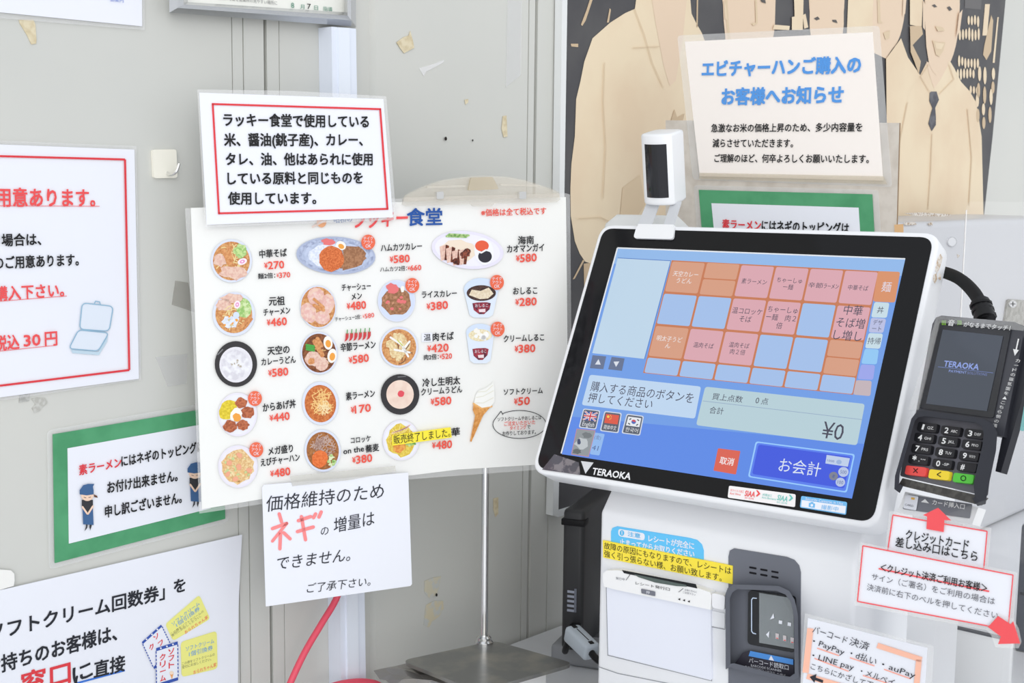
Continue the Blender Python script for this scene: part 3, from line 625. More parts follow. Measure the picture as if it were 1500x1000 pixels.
def d4(b):
    bowl(b, 342.5, 460, 31, 32, SOUP, .87); noodles(b, 342, 460, 25, 26, o + .0003, NOOD, 18, 7); b.blob(MENU, 340, 437, 17, 6.5, o + .0004, PORK, 3); b.blob(MENU, 328, 447, 11, 9, o + .0004, PORK, 6); b.blob(MENU, 359, 452, 11, 16, o + .0005, LEEK, 4)
    bits(b, 358, 452, 9, 14, o + .0006, [mat((214, 232, 180), .5, .2), LEEK], 16, 21); b.blob(MENU, 337, 471, 13, 10, o + .0005, RICE, 7); bits(b, 337, 471, 10, 8, o + .0006, [RICE, YOLK, mat((214, 200, 160), .5, .2)], 14, 31, 1.8)
    naruto(b, 347.5, 446, 4.6, 6, 15); b.ell(MENU, 346, 461.5, 4.6, 5, o + .0009, mat((214, 226, 244), .4, .3)); b.stroke(MENU, [(353, 480), (367, 463)], 5, o + .0008, MEN); b.stroke(MENU, [(359, 480), (369, 467)], 3, o + .0009, MEN)
def d5(b):
    bowl(b, 466, 449.5, 26.5, 31.5, SOUP, .94, rot=-5)
    for i, (x, y, rx, ry, r_) in enumerate(((463, 434, 12.5, 13, 0), (479, 445, 11, 15, 10), (452, 458, 11.5, 15, -20), (472, 465, 11.5, 10, 0))):
        b.blob(MENU, x, y, rx, ry, o + .0004 + i * .0001, fmat((238, 204, 186), (228, 178, 170), 260), i + 40, 22, .05, r_); b.ell(MENU, x, y, rx * .55, ry * .55, o + .00045 + i * .0001, fmat((232, 184, 176), (240, 210, 200), 300), r_)
    b.stroke(MENU, [(460, 438), (474, 450)], 4, o + .001, MEN); b.stroke(MENU, [(460, 447), (474, 454)], 5, o + .0011, MEN)
def d6(b):
    bowl(b, 581, 440.5, 27.5, 30.5, mat((214, 224, 246), .4, .3), .93); b.blob(MENU, 581, 442, 21.5, 20, o + .0004, CURRY, 3, 22, .08); bits(b, 578, 440, 17, 15, o + .0005, [CURRY, fmat((205, 150, 120), (180, 120, 90)), PINK], 26, 9, 2.6)
    b.blob(MENU, 575, 422, 9, 7, o + .0007, PINK, 5); b.blob(MENU, 589.5, 423, 3, 5.5, o + .0007, EGGW, 7)
def cup(b, x, yt, rx, ry, yb, rb, fill, lab):
    C1 = mat((226, 236, 250), .35, .4); pts = [(x - rx, yt)] + [(x - rb, yb - 4), (x - rb * .6, yb), (x + rb * .6, yb), (x + rb, yb - 4)] + [(x + rx, yt)]
    b.flat(MENU, pts, o, C1); b.ell(MENU, x, yt, rx, ry, o + .0001, mat((214, 228, 248), .35, .4)); b.ell(MENU, x, yt + ry * .3, rx * .84, ry * .68, o + .0002, fill)
    b.flat(MENU, [(x - 13 * lab, yb - 21), (x - 6 * lab, yb - 22), (x + 8 * lab, yb - 22.5), (x + 14 * lab, yb - 21), (x + 12 * lab, yb - 12), (x + 4 * lab, yb - 5), (x - 3 * lab, yb - 5), (x - 11 * lab, yb - 11)], o + .0003, fmat((92, 44, 62), (170, 60, 74), 200))
    b.text(MENU, 'おしるこ', (x - 9 * lab, yb - 17.5), (x + 10 * lab, yb - 18), 5, PAPER, o + .0004, .02); b.flat(MENU, [(x - 4 * lab, yb - 12), (x + 6 * lab, yb - 13), (x + 6 * lab, yb - 8), (x - 3 * lab, yb - 8)], o + .0004, mat((240, 220, 224), .4, .3))
def d7(b):
    cup(b, 705, 424, 25.5, 17, 465, 17, fmat((60, 44, 42), (90, 66, 60)), 1.0); b.flat(MENU, [(687, 432), (691, 424), (704, 426), (716, 421), (723, 430), (715, 437), (703, 438)], o + .0004, fmat((238, 224, 200), (224, 206, 176)))
def d8(b):
    bowl(b, 345.6, 533, 31, 33.5, mat((232, 230, 236), .4, .3), .78, BB, 1); b.blob(MENU, 345, 534, 21, 22, o + .0004, fmat((240, 240, 244), (216, 214, 222), 160), 6, 20, .08); bits(b, 346, 533, 8, 8, o + .0005, [mat((190, 180, 165), .5, .2)], 9, 77, 1.6); b.stroke(MENU, [(319, 519), (326, 512)], 2, o + .0005, mat((120, 120, 122), .3, .4))
def d9(b):
    bowl(b, 467.5, 517, 27, 31, fmat((110, 66, 44), (150, 92, 60)), .92, rot=-5); noodles(b, 470, 520, 16, 20, o + .0003, mat((220, 180, 120), .5, .2), 12, 11); egg(b, 480.5, 502, 6.6, 10, -8); egg(b, 486.5, 521, 6.8, 10.5, 8, .0009)
    b.stroke(MENU, [(461, 500), (472, 520)], 7, o + .0005, MEN); b.stroke(MENU, [(465, 496), (471, 506)], 6, o + .0006, MEN)
    for k in range(3): b.stroke(MENU, [(449, 505 + k * 3.2), (460, 507 + k * 3.2)], 3, o + .0007, mat((84, 168, 78), .5, .2))
    b.blob(MENU, 459, 525, 12, 11, o + .0005, PORK, 15, 18, .08); b.blob(MENU, 471, 533, 10, 10, o + .0006, PORK, 16, 18, .08); b.blob(MENU, 456, 529, 5, 5, o + .0007, MEN, 18)
def d10(b):
    bowl(b, 584.5, 508.5, 28, 29.5, SOUP, .9); noodles(b, 584, 510, 23, 24, o + .0003, mat((120, 88, 66), .5, .2), 22, 5)
    R = random.Random(12)
    for k in range(9):
        a = k * .72; x, y = 584 + 14 * math.cos(a) * R.uniform(.5, 1), 507 + 15 * math.sin(a) * R.uniform(.5, 1); b.blob(MENU, x, y, 8, 6, o + .0004 + .00004 * k, fmat((240, 222, 176), (222, 190, 140)), 60 + k, 10, .2, R.uniform(0, 180))
    for p, q in (((572, 494), (590, 506)), ((578, 512), (600, 516)), ((586, 500), (598, 522)), ((590, 512), (600, 500))): b.stroke(MENU, [p, q], 3, o + .0009, mat((246, 244, 240), .45, .2))
    b.stroke(MENU, [(582, 498), (590, 506)], 1.6, o + .001, mat((210, 214, 110), .45, .2))
def d11(b):
    cup(b, 703.5, 487, 20.5, 13, 532, 15, fmat((244, 236, 208), (230, 214, 170)), .88); bits(b, 703, 490, 12, 6, o + .0004, [EGGW, mat((250, 250, 250), .4, .3)], 12, 3, 3.4)
def d12(b):
    bowl(b, 348, 607, 28.5, 32, mat((238, 238, 244), .4, .3), .92, BOWL2); b.blob(MENU, 334, 600, 12, 16, o + .0004, fmat((236, 214, 70), (214, 190, 50)), 4, 18, .1, 20)
    for i, (x, y, r_) in enumerate(((353, 590, 9), (363, 604, 10), (356, 622, 9), (337, 624, 10))): b.blob(MENU, x, y, r_, r_ * .85, o + .0005 + i * .0001, fmat((196, 116, 80), (160, 84, 56), 500), 50 + i, 16, .14)
    b.blob(MENU, 346, 607, 8, 11, o + .001, EGGW, 4, 16, .1, 20); b.blob(MENU, 347, 611, 6, 6, o + .0011, YOLK, 5, 14, .12)
def d13(b):
    bowl(b, 469.3, 590.5, 26.5, 31.5, fmat((190, 100, 52), (216, 132, 74)), .87, rot=-5, dy=.5); noodles(b, 472, 589, 19, 23, o + .0003, mat((244, 200, 130), .45, .2), 60, 3, 1.2, 16); noodles(b, 474, 597, 11, 12, o + .0006, mat((250, 226, 176), .45, .2), 22, 4, 1.2, 16)
def d14(b):
    bowl(b, 586, 577.5, 28.3, 29.6, fmat((244, 222, 206), (236, 208, 192), 80), .71, BB); b.blob(MENU, 587.5, 576.5, 4.8, 5, o + .0005, mat((228, 84, 96), .4, .3), 4, 16, .08); b.stroke(MENU, [(583, 552), (594, 551)], 1.6, o + .0004, mat((110, 110, 112), .3, .4))
def d15(b):
    bowl(b, 348.5, 683, 29, 31, mat((238, 234, 242), .4, .3), .93, BOWL2); b.blob(MENU, 348, 683, 23.5, 25, o + .0003, fmat((240, 212, 160), (220, 176, 120), 500), 8, 24, .08); bits(b, 348, 683, 21, 23, o + .0004, [fmat((246, 226, 180), (230, 196, 140)), mat((236, 190, 130), .5, .2), mat((200, 212, 150), .5, .2)], 60, 14, 2.2)
    for i, (x, y) in enumerate(((336, 678), (351, 667), (350, 684), (334, 694), (345, 701), (365, 689))): b.blob(MENU, x, y, 4.6, 3.6, o + .0008, mat((240, 172, 140), .45, .2), 90 + i, 10, .15, i * 40)
def d16(b):
    bowl(b, 472.7, 660, 26.5, 31, fmat((150, 92, 52), (180, 120, 70)), .89, rot=-5); noodles(b, 473, 653, 20, 19, o + .0003, mat((196, 168, 156), .45, .2), 60, 6, 1.2, 12); noodles(b, 472, 656, 21, 20, o + .0006, mat((170, 136, 124), .45, .2), 20, 7, 1.0, 12)
    b.blob(MENU, 468.5, 672, 11.5, 13, o + .0009, fmat((236, 128, 70), (222, 106, 52), 500), 3, 20, .05, 20); bits(b, 485, 674, 5, 8, o + .0009, [LEEK, mat((226, 232, 190), .5, .2)], 14, 41, 2.6)
def d17(b):
    bowl(b, 587.5, 644.5, 27, 29.5, mat((240, 240, 246), .4, .3), .93, BOWL2); b.blob(MENU, 587, 644, 20, 24, o + .0003, fmat((236, 212, 100), (218, 186, 66)), 5, 20, .1); noodles(b, 587, 640, 18, 20, o + .0004, mat((246, 228, 140), .45, .2), 30, 9)
    for k in range(6): b.stroke(MENU, [(574 + k * 2.5, 634 - k * .6), (596 + k, 627 - k)], 1.4, o + .0007, mat((244, 206, 196), .45, .2), False)
    b.blob(MENU, 602, 648, 8, 4, o + .0007, LEEK, 5, rot=-30); b.stroke(MENU, [(594, 641), (608, 650)], 3, o + .0008, mat((120, 175, 90), .45, .2)); b.blob(MENU, 585, 655, 11, 8, o + .0006, fmat((240, 178, 90), (228, 140, 70)), 7, rot=-30)
def d18(b):
    CN = fmat((232, 170, 100), (214, 146, 78), 300); b.flat(MENU, [(694, 590), (692.5, 600), (696, 609), (688.5, 646), (690.5, 647), (708, 608), (714, 601), (720.5, 594)], o + .0001, CN); b.stroke(MENU, [(694, 591), (705, 597), (720, 595)], 3, o + .0003, mat((240, 186, 120), .45, .2))
    for p, q in (((697, 608), (705, 604)), ((695, 618), (703, 613)), ((693, 628), (699, 624)), ((698, 606), (692, 640)), ((706, 606), (692, 641))): b.stroke(MENU, [p, q], .6, o + .0003, mat((205, 135, 70), .45, .2), False)
    IC = mat((248, 248, 244), .4, .3); b.flat(MENU, [(694.5, 590), (697, 578), (701, 572), (712, 568), (720, 562), (722.5, 557), (724, 570), (724.5, 588), (719, 595), (706, 597)], o + .0004, IC)
    for p in ([(697, 582), (708, 580), (723, 572)], [(700, 574), (712, 573), (722, 564)], [(696, 590), (708, 590), (723, 582)]): b.stroke(MENU, p, .9, o + .0006, mat((232, 230, 214), .4, .3), False)
for fn, lb in ((d1, 'ramen bowl with leek, pork and fishcake'), (d2, 'steel oval plate of cutlet curry with half egg'), (d3, 'oval plate of sliced chicken with red and black sauces'), (d4, 'ramen bowl with leek, pork and minced onion'), (d5, 'bowl covered by round pork slices'), (d6, 'bowl of curry rice with pink pickle'), (d7, 'paper cup of sweet bean soup'), (d8, 'black bowl of white cream noodles'), (d9, 'ramen bowl with two egg halves'),
               (d10, 'soba bowl with meat and white leek'), (d11, 'paper cup of cream bean soup'), (d12, 'rice bowl of fried chicken and yellow pickle'), (d13, 'plain noodle bowl in brown broth'), (d14, 'black bowl of pale pink cream noodles'), (d15, 'plate of shrimp fried rice'), (d16, 'soba bowl with an orange croquette'), (d17, 'bowl of cold yellow noodles under a yellow strip'), (d18, 'soft ice cream in a cone')): dish(lb, fn)
for x, y in ((539.5, 354.5), (604, 418), (728, 413.5), (729, 482), (373.5, 583.5), (375.5, 658.5)):
    b = MB(); b.ell(MENU, x, y, 10.2, 11, o + .0014, mat((238, 112, 82), .45, .2)); 
    for k, s_ in enumerate(('テイク', 'アウト', 'OK')): b.text(MENU, s_, (x - (7 if k < 2 else 4), y - 5.6 + k * 5.6), (x + (7 if k < 2 else 4), y - 5.9 + k * 5.6), 5.2, PAPER, o + .0016, .02)
    b.build('takeout_badge', t)
def cap(lines, prices=(), extra=None):
    b = MB()
    for s_, p0, p1, h in lines: b.text(MENU, s_, p0, p1, h, MK, o + .0003, .018)
    for s_, p0, p1, h in prices:
        n_ = len(s_); f = 1.15 / (n_ - 1 + 1.15) * .8; q = lerp(p0, p1, f * .9)
        b.text(MENU, '¥', lerp(p0, q, .05), lerp(p0, q, .85), h * .72, MR, o + .0003, .02); b.text(MENU, s_[1:], q, p1, h, MR, o + .0003, .02)
    if extra: extra(b)
    b.build('dish_caption', t)
cap([('中華そば', (380, 372), (420, 369.5), 12), ('麺2倍：', (378, 404.5), (403, 403), 8)], [('¥270', (387, 389), (416, 387), 11.5), ('¥370', (405, 403.3), (425, 402), 8)])
cap([('元祖', (394, 441), (417, 440), 13), ('チャーメン', (386, 457.5), (425, 454), 11)], [('¥460', (391, 472.5), (420, 470), 12)])
cap([('天空の', (392, 514), (424, 511), 12.5), ('カレーうどん', (383, 530), (433, 526), 11)], [('¥580', (393, 546.5), (422, 543.5), 12)])
cap([('からあげ丼', (385, 597), (433, 590.5), 12.5)], [('¥440', (395, 612.5), (424, 608.5), 12)])
cap([('メガ盛り', (393, 661), (429, 656), 12), ('えびチャーハン', (382, 677.5), (439, 669), 11.5)], [('¥480', (396, 694), (425, 689.5), 12)])
cap([('ハムカツカレー', (558, 363), (618, 360), 11), ('ハムカツ2倍：', (557, 394.5), (596, 392.5), 7.5)], [('¥580', (571, 380), (600, 378), 11.5), ('¥660', (597, 392.6), (617, 391.4), 8)])
cap([('チャーシュー', (500.8, 421), (543, 418.5), 10.5), ('メン', (515, 434.5), (530, 432.5), 10.5), ('チャーシュー2倍：', (491, 467.5), (529, 463.5), 6.5)], [('¥480', (508, 448.5), (536, 446), 12), ('¥580', (531, 463.5), (548, 461), 7)])
def chili(b):
    for k in range(6):
        x, y = 508.5 + k * 6.5, 494 - k * .5; b.flat(MENU, [(x - 2, y - 6), (x + 2.2, y - 6), (x + 2, y), (x, y + 4), (x - 4, y + 6.5), (x - 2.5, y + 2)], o + .0003, mat((206, 70, 74), .45, .2)); b.stroke(MENU, [(x, y - 5.5), (x + .4, y - 11)], 1.4, o + .0004, mat((90, 160, 90), .45, .2))
cap([('辛節ラーメン', (499, 509), (550, 504), 12)], [('¥580', (511, 527.5), (540, 523.5), 12)], chili)
cap([('素ラーメン', (507, 580.5), (549, 575.5), 11.5)], [('¥170', (514, 600.5), (543, 596.5), 12)])
cap([('コロッケ', (514, 645), (543, 641.5), 9.5), ('on the', (503, 661), (533, 656.5), 8.5), ('蕎麦', (535.5, 657.5), (555, 654.5), 11)], [('¥380', (516, 674), (545, 670), 12)])
cap([('海南', (759, 352), (782, 351), 12), ('カオマンガイ', (743, 364.5), (797, 362), 11.5)], [('¥580', (756, 378.5), (786, 376.5), 12)])
cap([('ライスカレー', (618, 431.5), (669, 429), 10.5)], [('¥380', (625, 449), (656, 446), 12)])
cap([('おしるこ', (752, 426), (787, 425), 11)], [('¥280', (755, 442.5), (786, 441), 12)])
def warm(b):
    b.flat(MENU, [(617.5, 488), (633, 487), (633.5, 500), (618, 500.5)], o + .0002, PAPER); b.text(MENU, '温', (621, 494), (631, 493.5), 10, BLACK, o + .0004, .01)
cap([('肉そば', (634, 493.5), (664.5, 491.5), 12), ('肉2倍：', (621, 523.3), (642.5, 522), 8)], [('¥420', (626, 510.5), (657, 508.5), 12), ('¥520', (644, 522), (662, 521), 8)], warm)
cap([('クリームしるこ', (738, 496), (797, 493.5), 10.5)], [('¥380', (754, 511), (784, 509.5), 12)])
cap([('冷し生明太', (619, 560.5), (674, 556.5), 12), ('クリームうどん', (617, 574), (677, 569.5), 10.5)], [('¥580', (631, 588.5), (661, 586), 12)])
cap([('華', (661.5, 633), (673.5, 631.5), 12)], [('¥480', (633, 652.5), (662, 650), 12)])
def bubble(b):
    pts = []
    for k in range(46): a = math.radians(-128 + k * 7.4); pts.append((761 + 39 * math.cos(a), 621.5 + 20.5 * math.sin(a)))
    pts += [(734, 602), (736.5, 607)]; b.stroke(MENU, pts + pts[:1], 1.0, o + .0003, MK, False)
    for s_, p0, p1, c in (('ご注文いただいた', (738.6, 620.5), (784, 618), MR), ('タイミング', (747, 627), (771, 625.2), MR)): b.text(MENU, s_, p0, p1, 6.5, c, o + .0003, .018)
    b.text(MENU, 'で', (772, 625), (777, 624.7), 6, MK, o + .0003, .018)
cap([('ソフトクリーム', (738, 574), (795, 571.5), 9.5), ('ソフトクリームやおしるこは', (729, 614), (793, 611), 6), ('お作りしております。', (736, 635), (785, 632.3), 6.5)], [('¥50', (753, 588), (776, 586.5), 12)], bubble)
t2 = thing('sold_out_strip', 'yellow strip of tape stuck across the cold noodle photo on the menu', 'label', MENU.px(618, 640, .006))
b = MB(); b.slab(MENU, [(574.4, 637.3), (660, 625.5), (661.7, 640.5), (574.6, 652.6)], o + .0026, .0004, mat((255, 236, 70), .45, .25)); b.build('tape_strip', t2)
b = MB(); b.text(MENU, '販売終了しました。', (576.5, 644), (659.5, 633), 13, MK, o + .0032, .008); b.build('lettering', t2)

# laminated origin sign over the top of the menu
LUC = MENU.shift(.012)
t, sh = sign('ingredients_sign', 'red-bordered laminated sign taped over the top of the photo menu', LUC,
             [(292, 135.6), (561.6, 145), (575.6, 318), (303, 329)], [(289, 131), (430, 133), (566, 141), (581, 322), (300, 333)], 0)
LB = [(311.6, 152.3), (557, 159.8), (567.6, 305.8), (320.8, 312.4)]
b = MB(); 
for k in range(4): b.stroke(LUC, [LB[k], LB[(k + 1) % 4]], 2.8, .0012, RED, False)
for p in LB: b.flat(LUC, [(p[0] - 1.4, p[1] - 1.4), (p[0] + 1.4, p[1] - 1.4), (p[0] + 1.4, p[1] + 1.4), (p[0] - 1.4, p[1] + 1.4)], .0012, RED)
b.build('red_border', t)
for ln in (('ラッキー食堂で使用している', (327.4, 175), (540, 178), 18.5), ('米、醤油(銚子産)、カレー、', (328.6, 204.5), (531, 204.5), 18.5), ('タレ、油、他はあられに使用', (331, 232.8), (545.6, 233), 18), ('している原料と同じものを', (333.6, 261.2), (531, 260), 18), ('使用しています。', (334.4, 290.3), (463, 290), 18)):
    b = MB(); b.text(LUC, *ln, BLACK, .0013, .022); b.build('black_lettering', t)

# handwritten note hanging under the menu
NOT = MENU.shift(.009)
no = [(384, 714), (386.5, 710), (598, 692), (603.5, 855), (601, 858), (389.5, 888)]
t, sh = sign('handwritten_note', 'handwritten white card with large pink letters taped under the photo menu', NOT, no, None, 0)
HW = mat((52, 54, 62), .5, .2); HP = mat((255, 146, 146), .5, .2)
b = MB(); b.text(NOT, '価格維持のため', (390, 738), (562.5, 718), 23, HW, .0006, .004, .1); b.build('black_lettering', t)
b = MB(); b.text(NOT, 'の', (470, 778), (481.5, 776), 14, HW, .0006, .004, .1); b.text(NOT, '増量は', (489, 769.5), (548.5, 758), 22, HW, .0006, .004, .1); b.build('black_lettering', t)
b = MB(); b.text(NOT, 'できません。', (405.5, 825), (514, 811.5), 20, HW, .0006, .004, .15); b.build('black_lettering', t)
b = MB(); b.text(NOT, 'ご了承下さい。', (450, 861.5), (543.5, 850.5), 14, HW, .0006, .006, .15); b.build('black_lettering', t)
b = MB(); Z = lambda x, y: (370 + x / 5, 680 + y / 5)
for pts, w in (([Z(195, 362), Z(212, 420)], 5), ([Z(145, 470), Z(250, 432)], 5), ([Z(250, 432), Z(145, 562)], 4.4), ([Z(205, 490), Z(200, 618)], 5), ([Z(228, 500), Z(275, 545)], 5),
               ([Z(335, 412), Z(425, 382)], 5), ([Z(328, 492), Z(445, 458)], 5), ([Z(358, 382), Z(388, 552)], 5), ([Z(447, 390), Z(462, 362)], 5), ([Z(486, 386), Z(503, 348)], 5)): b.stroke(NOT, pts, w, .0006, HP)
b.build('pink_lettering', t, label='pink marker letters')
b = MB(); b.slab(NOT, [(425, 697), (579, 682), (580, 690), (512, 703), (428, 712)], .0012, .0003, clear((225, 222, 212), .3, .06, .2)); b.build('clear_tape', t)

# red cable
b = MB(); b.tube([WALL.px(u, v, .034) for u, v in ((505, 840), (492, 878), (470, 915), (446, 956), (424, 1003), (405, 1050))], .0038, mat((238, 86, 108), .35, .4), 12)
ob = b.build('red_cable', base=WALL.px(440, 970, 0), label='pink-red cable hanging down the wall behind the handwritten card'); ob['category'] = 'cable'
b = MB(); b.tube([WALL.px(u, v, .036) for u, v in ((470, 1010), (500, 1001), (530, 998), (555, 1003), (570, 1020))], .0038, mat((238, 86, 108), .35, .4), 12)
ob = b.build('red_cable', base=WALL.px(520, 1005, 0), label='pink-red cable loop lying low beside the crumpled foil tape'); ob['category'] = 'cable'
b = MB(); R = random.Random(5); base = at_height(606, 990, PLZ - .012); gx, gy = V((.045, .02, 0)), V((.02, -.03, 0)); FO = mat((172, 168, 164), .3, .5, .7)
g = [[base + gx * (i / 5 - .5) * 1.3 + gy * (j / 4 - .5) * 1.6 + V((0, 0, R.uniform(-.004, .005))) for i in range(6)] for j in range(5)]
for j in range(4):
    for i in range(5): b.poly([g[j][i], g[j][i + 1], g[j + 1][i + 1]], FO); b.poly([g[j][i], g[j + 1][i + 1], g[j + 1][i]], FO)
ob = b.build('foil_tape', base=base, label='crumpled silver foil tape at the corner of the steel base plate'); ob['category'] = 'tape'

# ------------------------------------------------------------------ cardboard with two notices behind the monitor
cbo = [(975, 176), (1317.5, 180), (1319.5, 260), (1323, 345), (1332, 700), (1000, 640), (988, 310)]
zc = COUNTER_Z - CARD.O.z
c0, c1 = CARD.loc(975, 176), CARD.loc(1317.5, 180); yb = zc / CARD.ey.z + .0005
cl_ = [c0, c1, (CARD.loc(1323, 345)[0], yb), (CARD.loc(988, 310)[0], yb)]
t = thing('cardboard_sheet', 'grey-brown cardboard sheet standing behind the touch monitor', 'cardboard', CARD.pt((c0[0] + c1[0]) / 2, yb))
b = MB(); top = [CARD.pt(*p, 0) for p in cl_]; b.prism(top, [p - CARD.n * .004 for p in top], mat((216, 208, 198), .7, .2, noise=(60, (203, 194, 183), .4, .65)), mat((150, 128, 104), .8, .1)); b.build('board', t)
b = MB(); b.slab(CARD, [(1310, 329), (1323, 328), (1324, 360), (1311, 360)], .0008, .0006, mat((226, 184, 136), .5, .3)); b.build('masking_tape', t)
pap = [(1003, 61), (1278, 47), (1293.5, 264.5), (1025, 258)]
t, sh = sign('price_notice', 'cream laminated notice with blue heading above the second green-bordered sign', CARD, pap, rq([(992, 52), (1288, 37.5), (1307, 274), (1015, 263)], 6), .002, pm=mat((255, 247, 241), .38, .35))
o = .0034; LBL = mat((92, 158, 232), .45, .2)
for ln, m_, bo in ((('エビチャーハンご購入の', (1028.6, 101), (1260.6, 94), 24), LBL, .032), (('お客様へお知らせ', (1057.6, 141.5), (1235, 138), 25), LBL, .032), (('急激なお米の価格上昇のため、多少内容量を', (1042, 187.5), (1263, 186), 12.5), BLACK, .015), (('減らさせていただきます。', (1044, 209.5), (1161.6, 209.5), 12.5), BLACK, .015), (('ご理解のほど、何卒よろしくお願いいたします。', (1046.6, 231.5), (1272.7, 232.5), 12.5), BLACK, .015)):
    b = MB(); b.text(CARD, *ln, m_, o, bo); b.build('lettering', t)
b = MB(); b.slab(CARD, [(1025, 253), (1294, 258), (1300, 270), (1024, 262)], .0046, .0003, clear((222, 208, 180), .28, .06, .2)); b.build('yellowed_tape', t)
green_sign('green-bordered sign on the cardboard, half hidden behind the monitor', CARD, [(1023.5, 278), (1277.6, 284.5), (1286, 440), (1035, 430)], [(1042, 297.5), (1257.6, 304), (1265, 420), (1053, 412)], .002,
           [('にはネギのトッピングは', (1116, 330), (1243.5, 334.5), 16), ('お付け出来ません。', (1090, 366), (1200, 369), 16)], [], rq([(1016, 271), (1287, 278), (1296, 448), (1028, 438)], 6), ('素ラーメン', (1058, 328), (1114.5, 330), 14.5))

# ------------------------------------------------------------------ dark device with cables behind the kiosk
dz = COUNTER_Z
P0 = V((.0915, 1.58, 0)); da = V((.35, .937, 0)); dn = V((.937, -.35, 0))
DEV = Pl(V((P0.x, P0.y, dz)), da, (0, 0, 1), dn)
dh = (at_depth(855, 748, 1.58)).z - dz
t = thing('black_device', 'flat black electronic device standing upright behind the payment machine', 'device', V((P0.x + .08, P0.y + .2, dz)))
b = MB(); b.box(DEV, 0, .16, .024, dh, -.028, 0, mat((58, 58, 60), .4, .35), .006, 3); dvb = b.build('casing', t)
FRN = Pl(V((P0.x, P0.y, dz)), -dn, (0, 0, 1), -da)
b = MB(); b.box(DEV, -.003, .016, dh - .02, dh - .012, -.029, .001, mat((28, 28, 30), .5, .2), .001); b.build('vent_notch', dvb)
b = MB()
for k in range(5): b.box(FRN, .008, .02, .075 + k * .006, .078 + k * .006, 0, .0006, mat((170, 175, 190), .5, .2))
b.box(FRN, .008, .011, .075, .105, .0001, .0007, mat((120, 124, 136), .5, .2)); b.build('rating_label', dvb)
b = MB(); b.box(DEV, .01, .06, 0, .026, -.045, .03, mat((150, 152, 156), .4, .4), .006, 3); b.build('foot', t, label='grey plastic foot')
b = MB(); b.box(DEV, .09, .15, 0, .026, -.045, .03, mat((150, 152, 156), .4, .4), .006, 3); b.build('foot', t, label='grey plastic foot')
t = thing('power_cable', 'black cable with a grey ferrite core beside the black device', 'cable', at_height(852, 985, dz))
cpts = [FRN.pt(.008, .055, .002), FRN.pt(.008, .055, .018), FRN.pt(.012, .035, .03), at_depth(838, 922, 1.53)]
b = MB(); b.tube(cpts, .0042, DARK, 10); b.box(FRN, 0, .014, .048, .062, .001, .014, DARK, .002); b.build('cord', t)
c0_, c1_ = at_depth(836, 925, 1.52), at_depth(868, 956, 1.48)
ax = (c1_ - c0_).normalized(); ps = Pl((c0_ + c1_) / 2, ax, V((0, 0, 1)).cross(ax).normalized(), ax.cross(V((0, 0, 1)).cross(ax)).normalized())
L_ = (c1_ - c0_).length / 2
b = MB(); b.box(ps, -L_, L_, -.0105, .0105, -.0105, .0105, mat((196, 205, 214), .3, .4), .0045, 3)
for e_ in (-1, 1): b.box(ps, e_ * L_ * .75 - .003, e_ * L_ * .75 + .003, -.003, .003, .0098, .0112, DARK, .0008)
b.box(ps, -L_ * .55, L_ * .55, -.0006, .0006, .0098, .0108, DARK); b.build('ferrite_core', t, label='pale grey ferrite core')
b = MB(); b.tube([c1_ - ax * .006, c1_ + ax * .02, c1_ + ax * .05 + V((.03, .02, 0))], .0042, DARK, 10); b.build('cord', t)

# ------------------------------------------------------------------ payment kiosk
kx0, kx1 = KIO.loc(876.5, 860)[0], KIO.loc(1253, 860)[0]
kzt = KIO.loc(877, 749)[1] - .0; kzb = COUNTER_Z - KIO.O.z
t = thing('payment_kiosk', 'white self-service payment machine with a tilted touch monitor on the counter', 'payment machine', KIO.pt((kx0 + kx1) / 2, kzb, -.1))
KW = mat((240, 241, 244), .33, .4)
b = MB(); bmm = bmesh.new()
prof = [(0, kzb + .0005), (0, kzt), (-.045, kzt + .05), (-.26, kzt + .05), (-.26, kzb + .0005)]
f0 = [bmm.verts.new((kx0, y, z)) for z, y in prof]; f1 = [bmm.verts.new((kx1, y, z)) for z, y in prof]
bmm.faces.new(f0); bmm.faces.new(f1[::-1])
for k in range(5): bmm.faces.new((f0[k], f1[k], f1[(k + 1) % 5], f0[(k + 1) % 5]))
bmesh.ops.recalc_face_normals(bmm, faces=bmm.faces[:])
vert_r = [e_ for e_ in bmm.edges if abs(e_.verts[0].co.x - kx1) < 1e-6 and abs(e_.verts[1].co.x - kx1) < 1e-6 and min(e_.verts[0].co.z, e_.verts[1].co.z) > -.05]
bmesh.ops.bevel(bmm, geom=bmm.edges[:], offset=.005, segments=3, profile=.5, affect='EDGES')
b.bm(bmm, Matrix.Translation(KIO.O) @ Matrix((KIO.ex, KIO.ey, KIO.n)).transposed().to_4x4(), KW); body = b.build('housing', t)
SEAM = mat((150, 152, 158), .6, .2)
b = MB(); b.stroke(KIO, [(876, 976), (905, 986), (1066, 1018)], 1.2, .0004, SEAM, False); b.build('panel_seam', body)
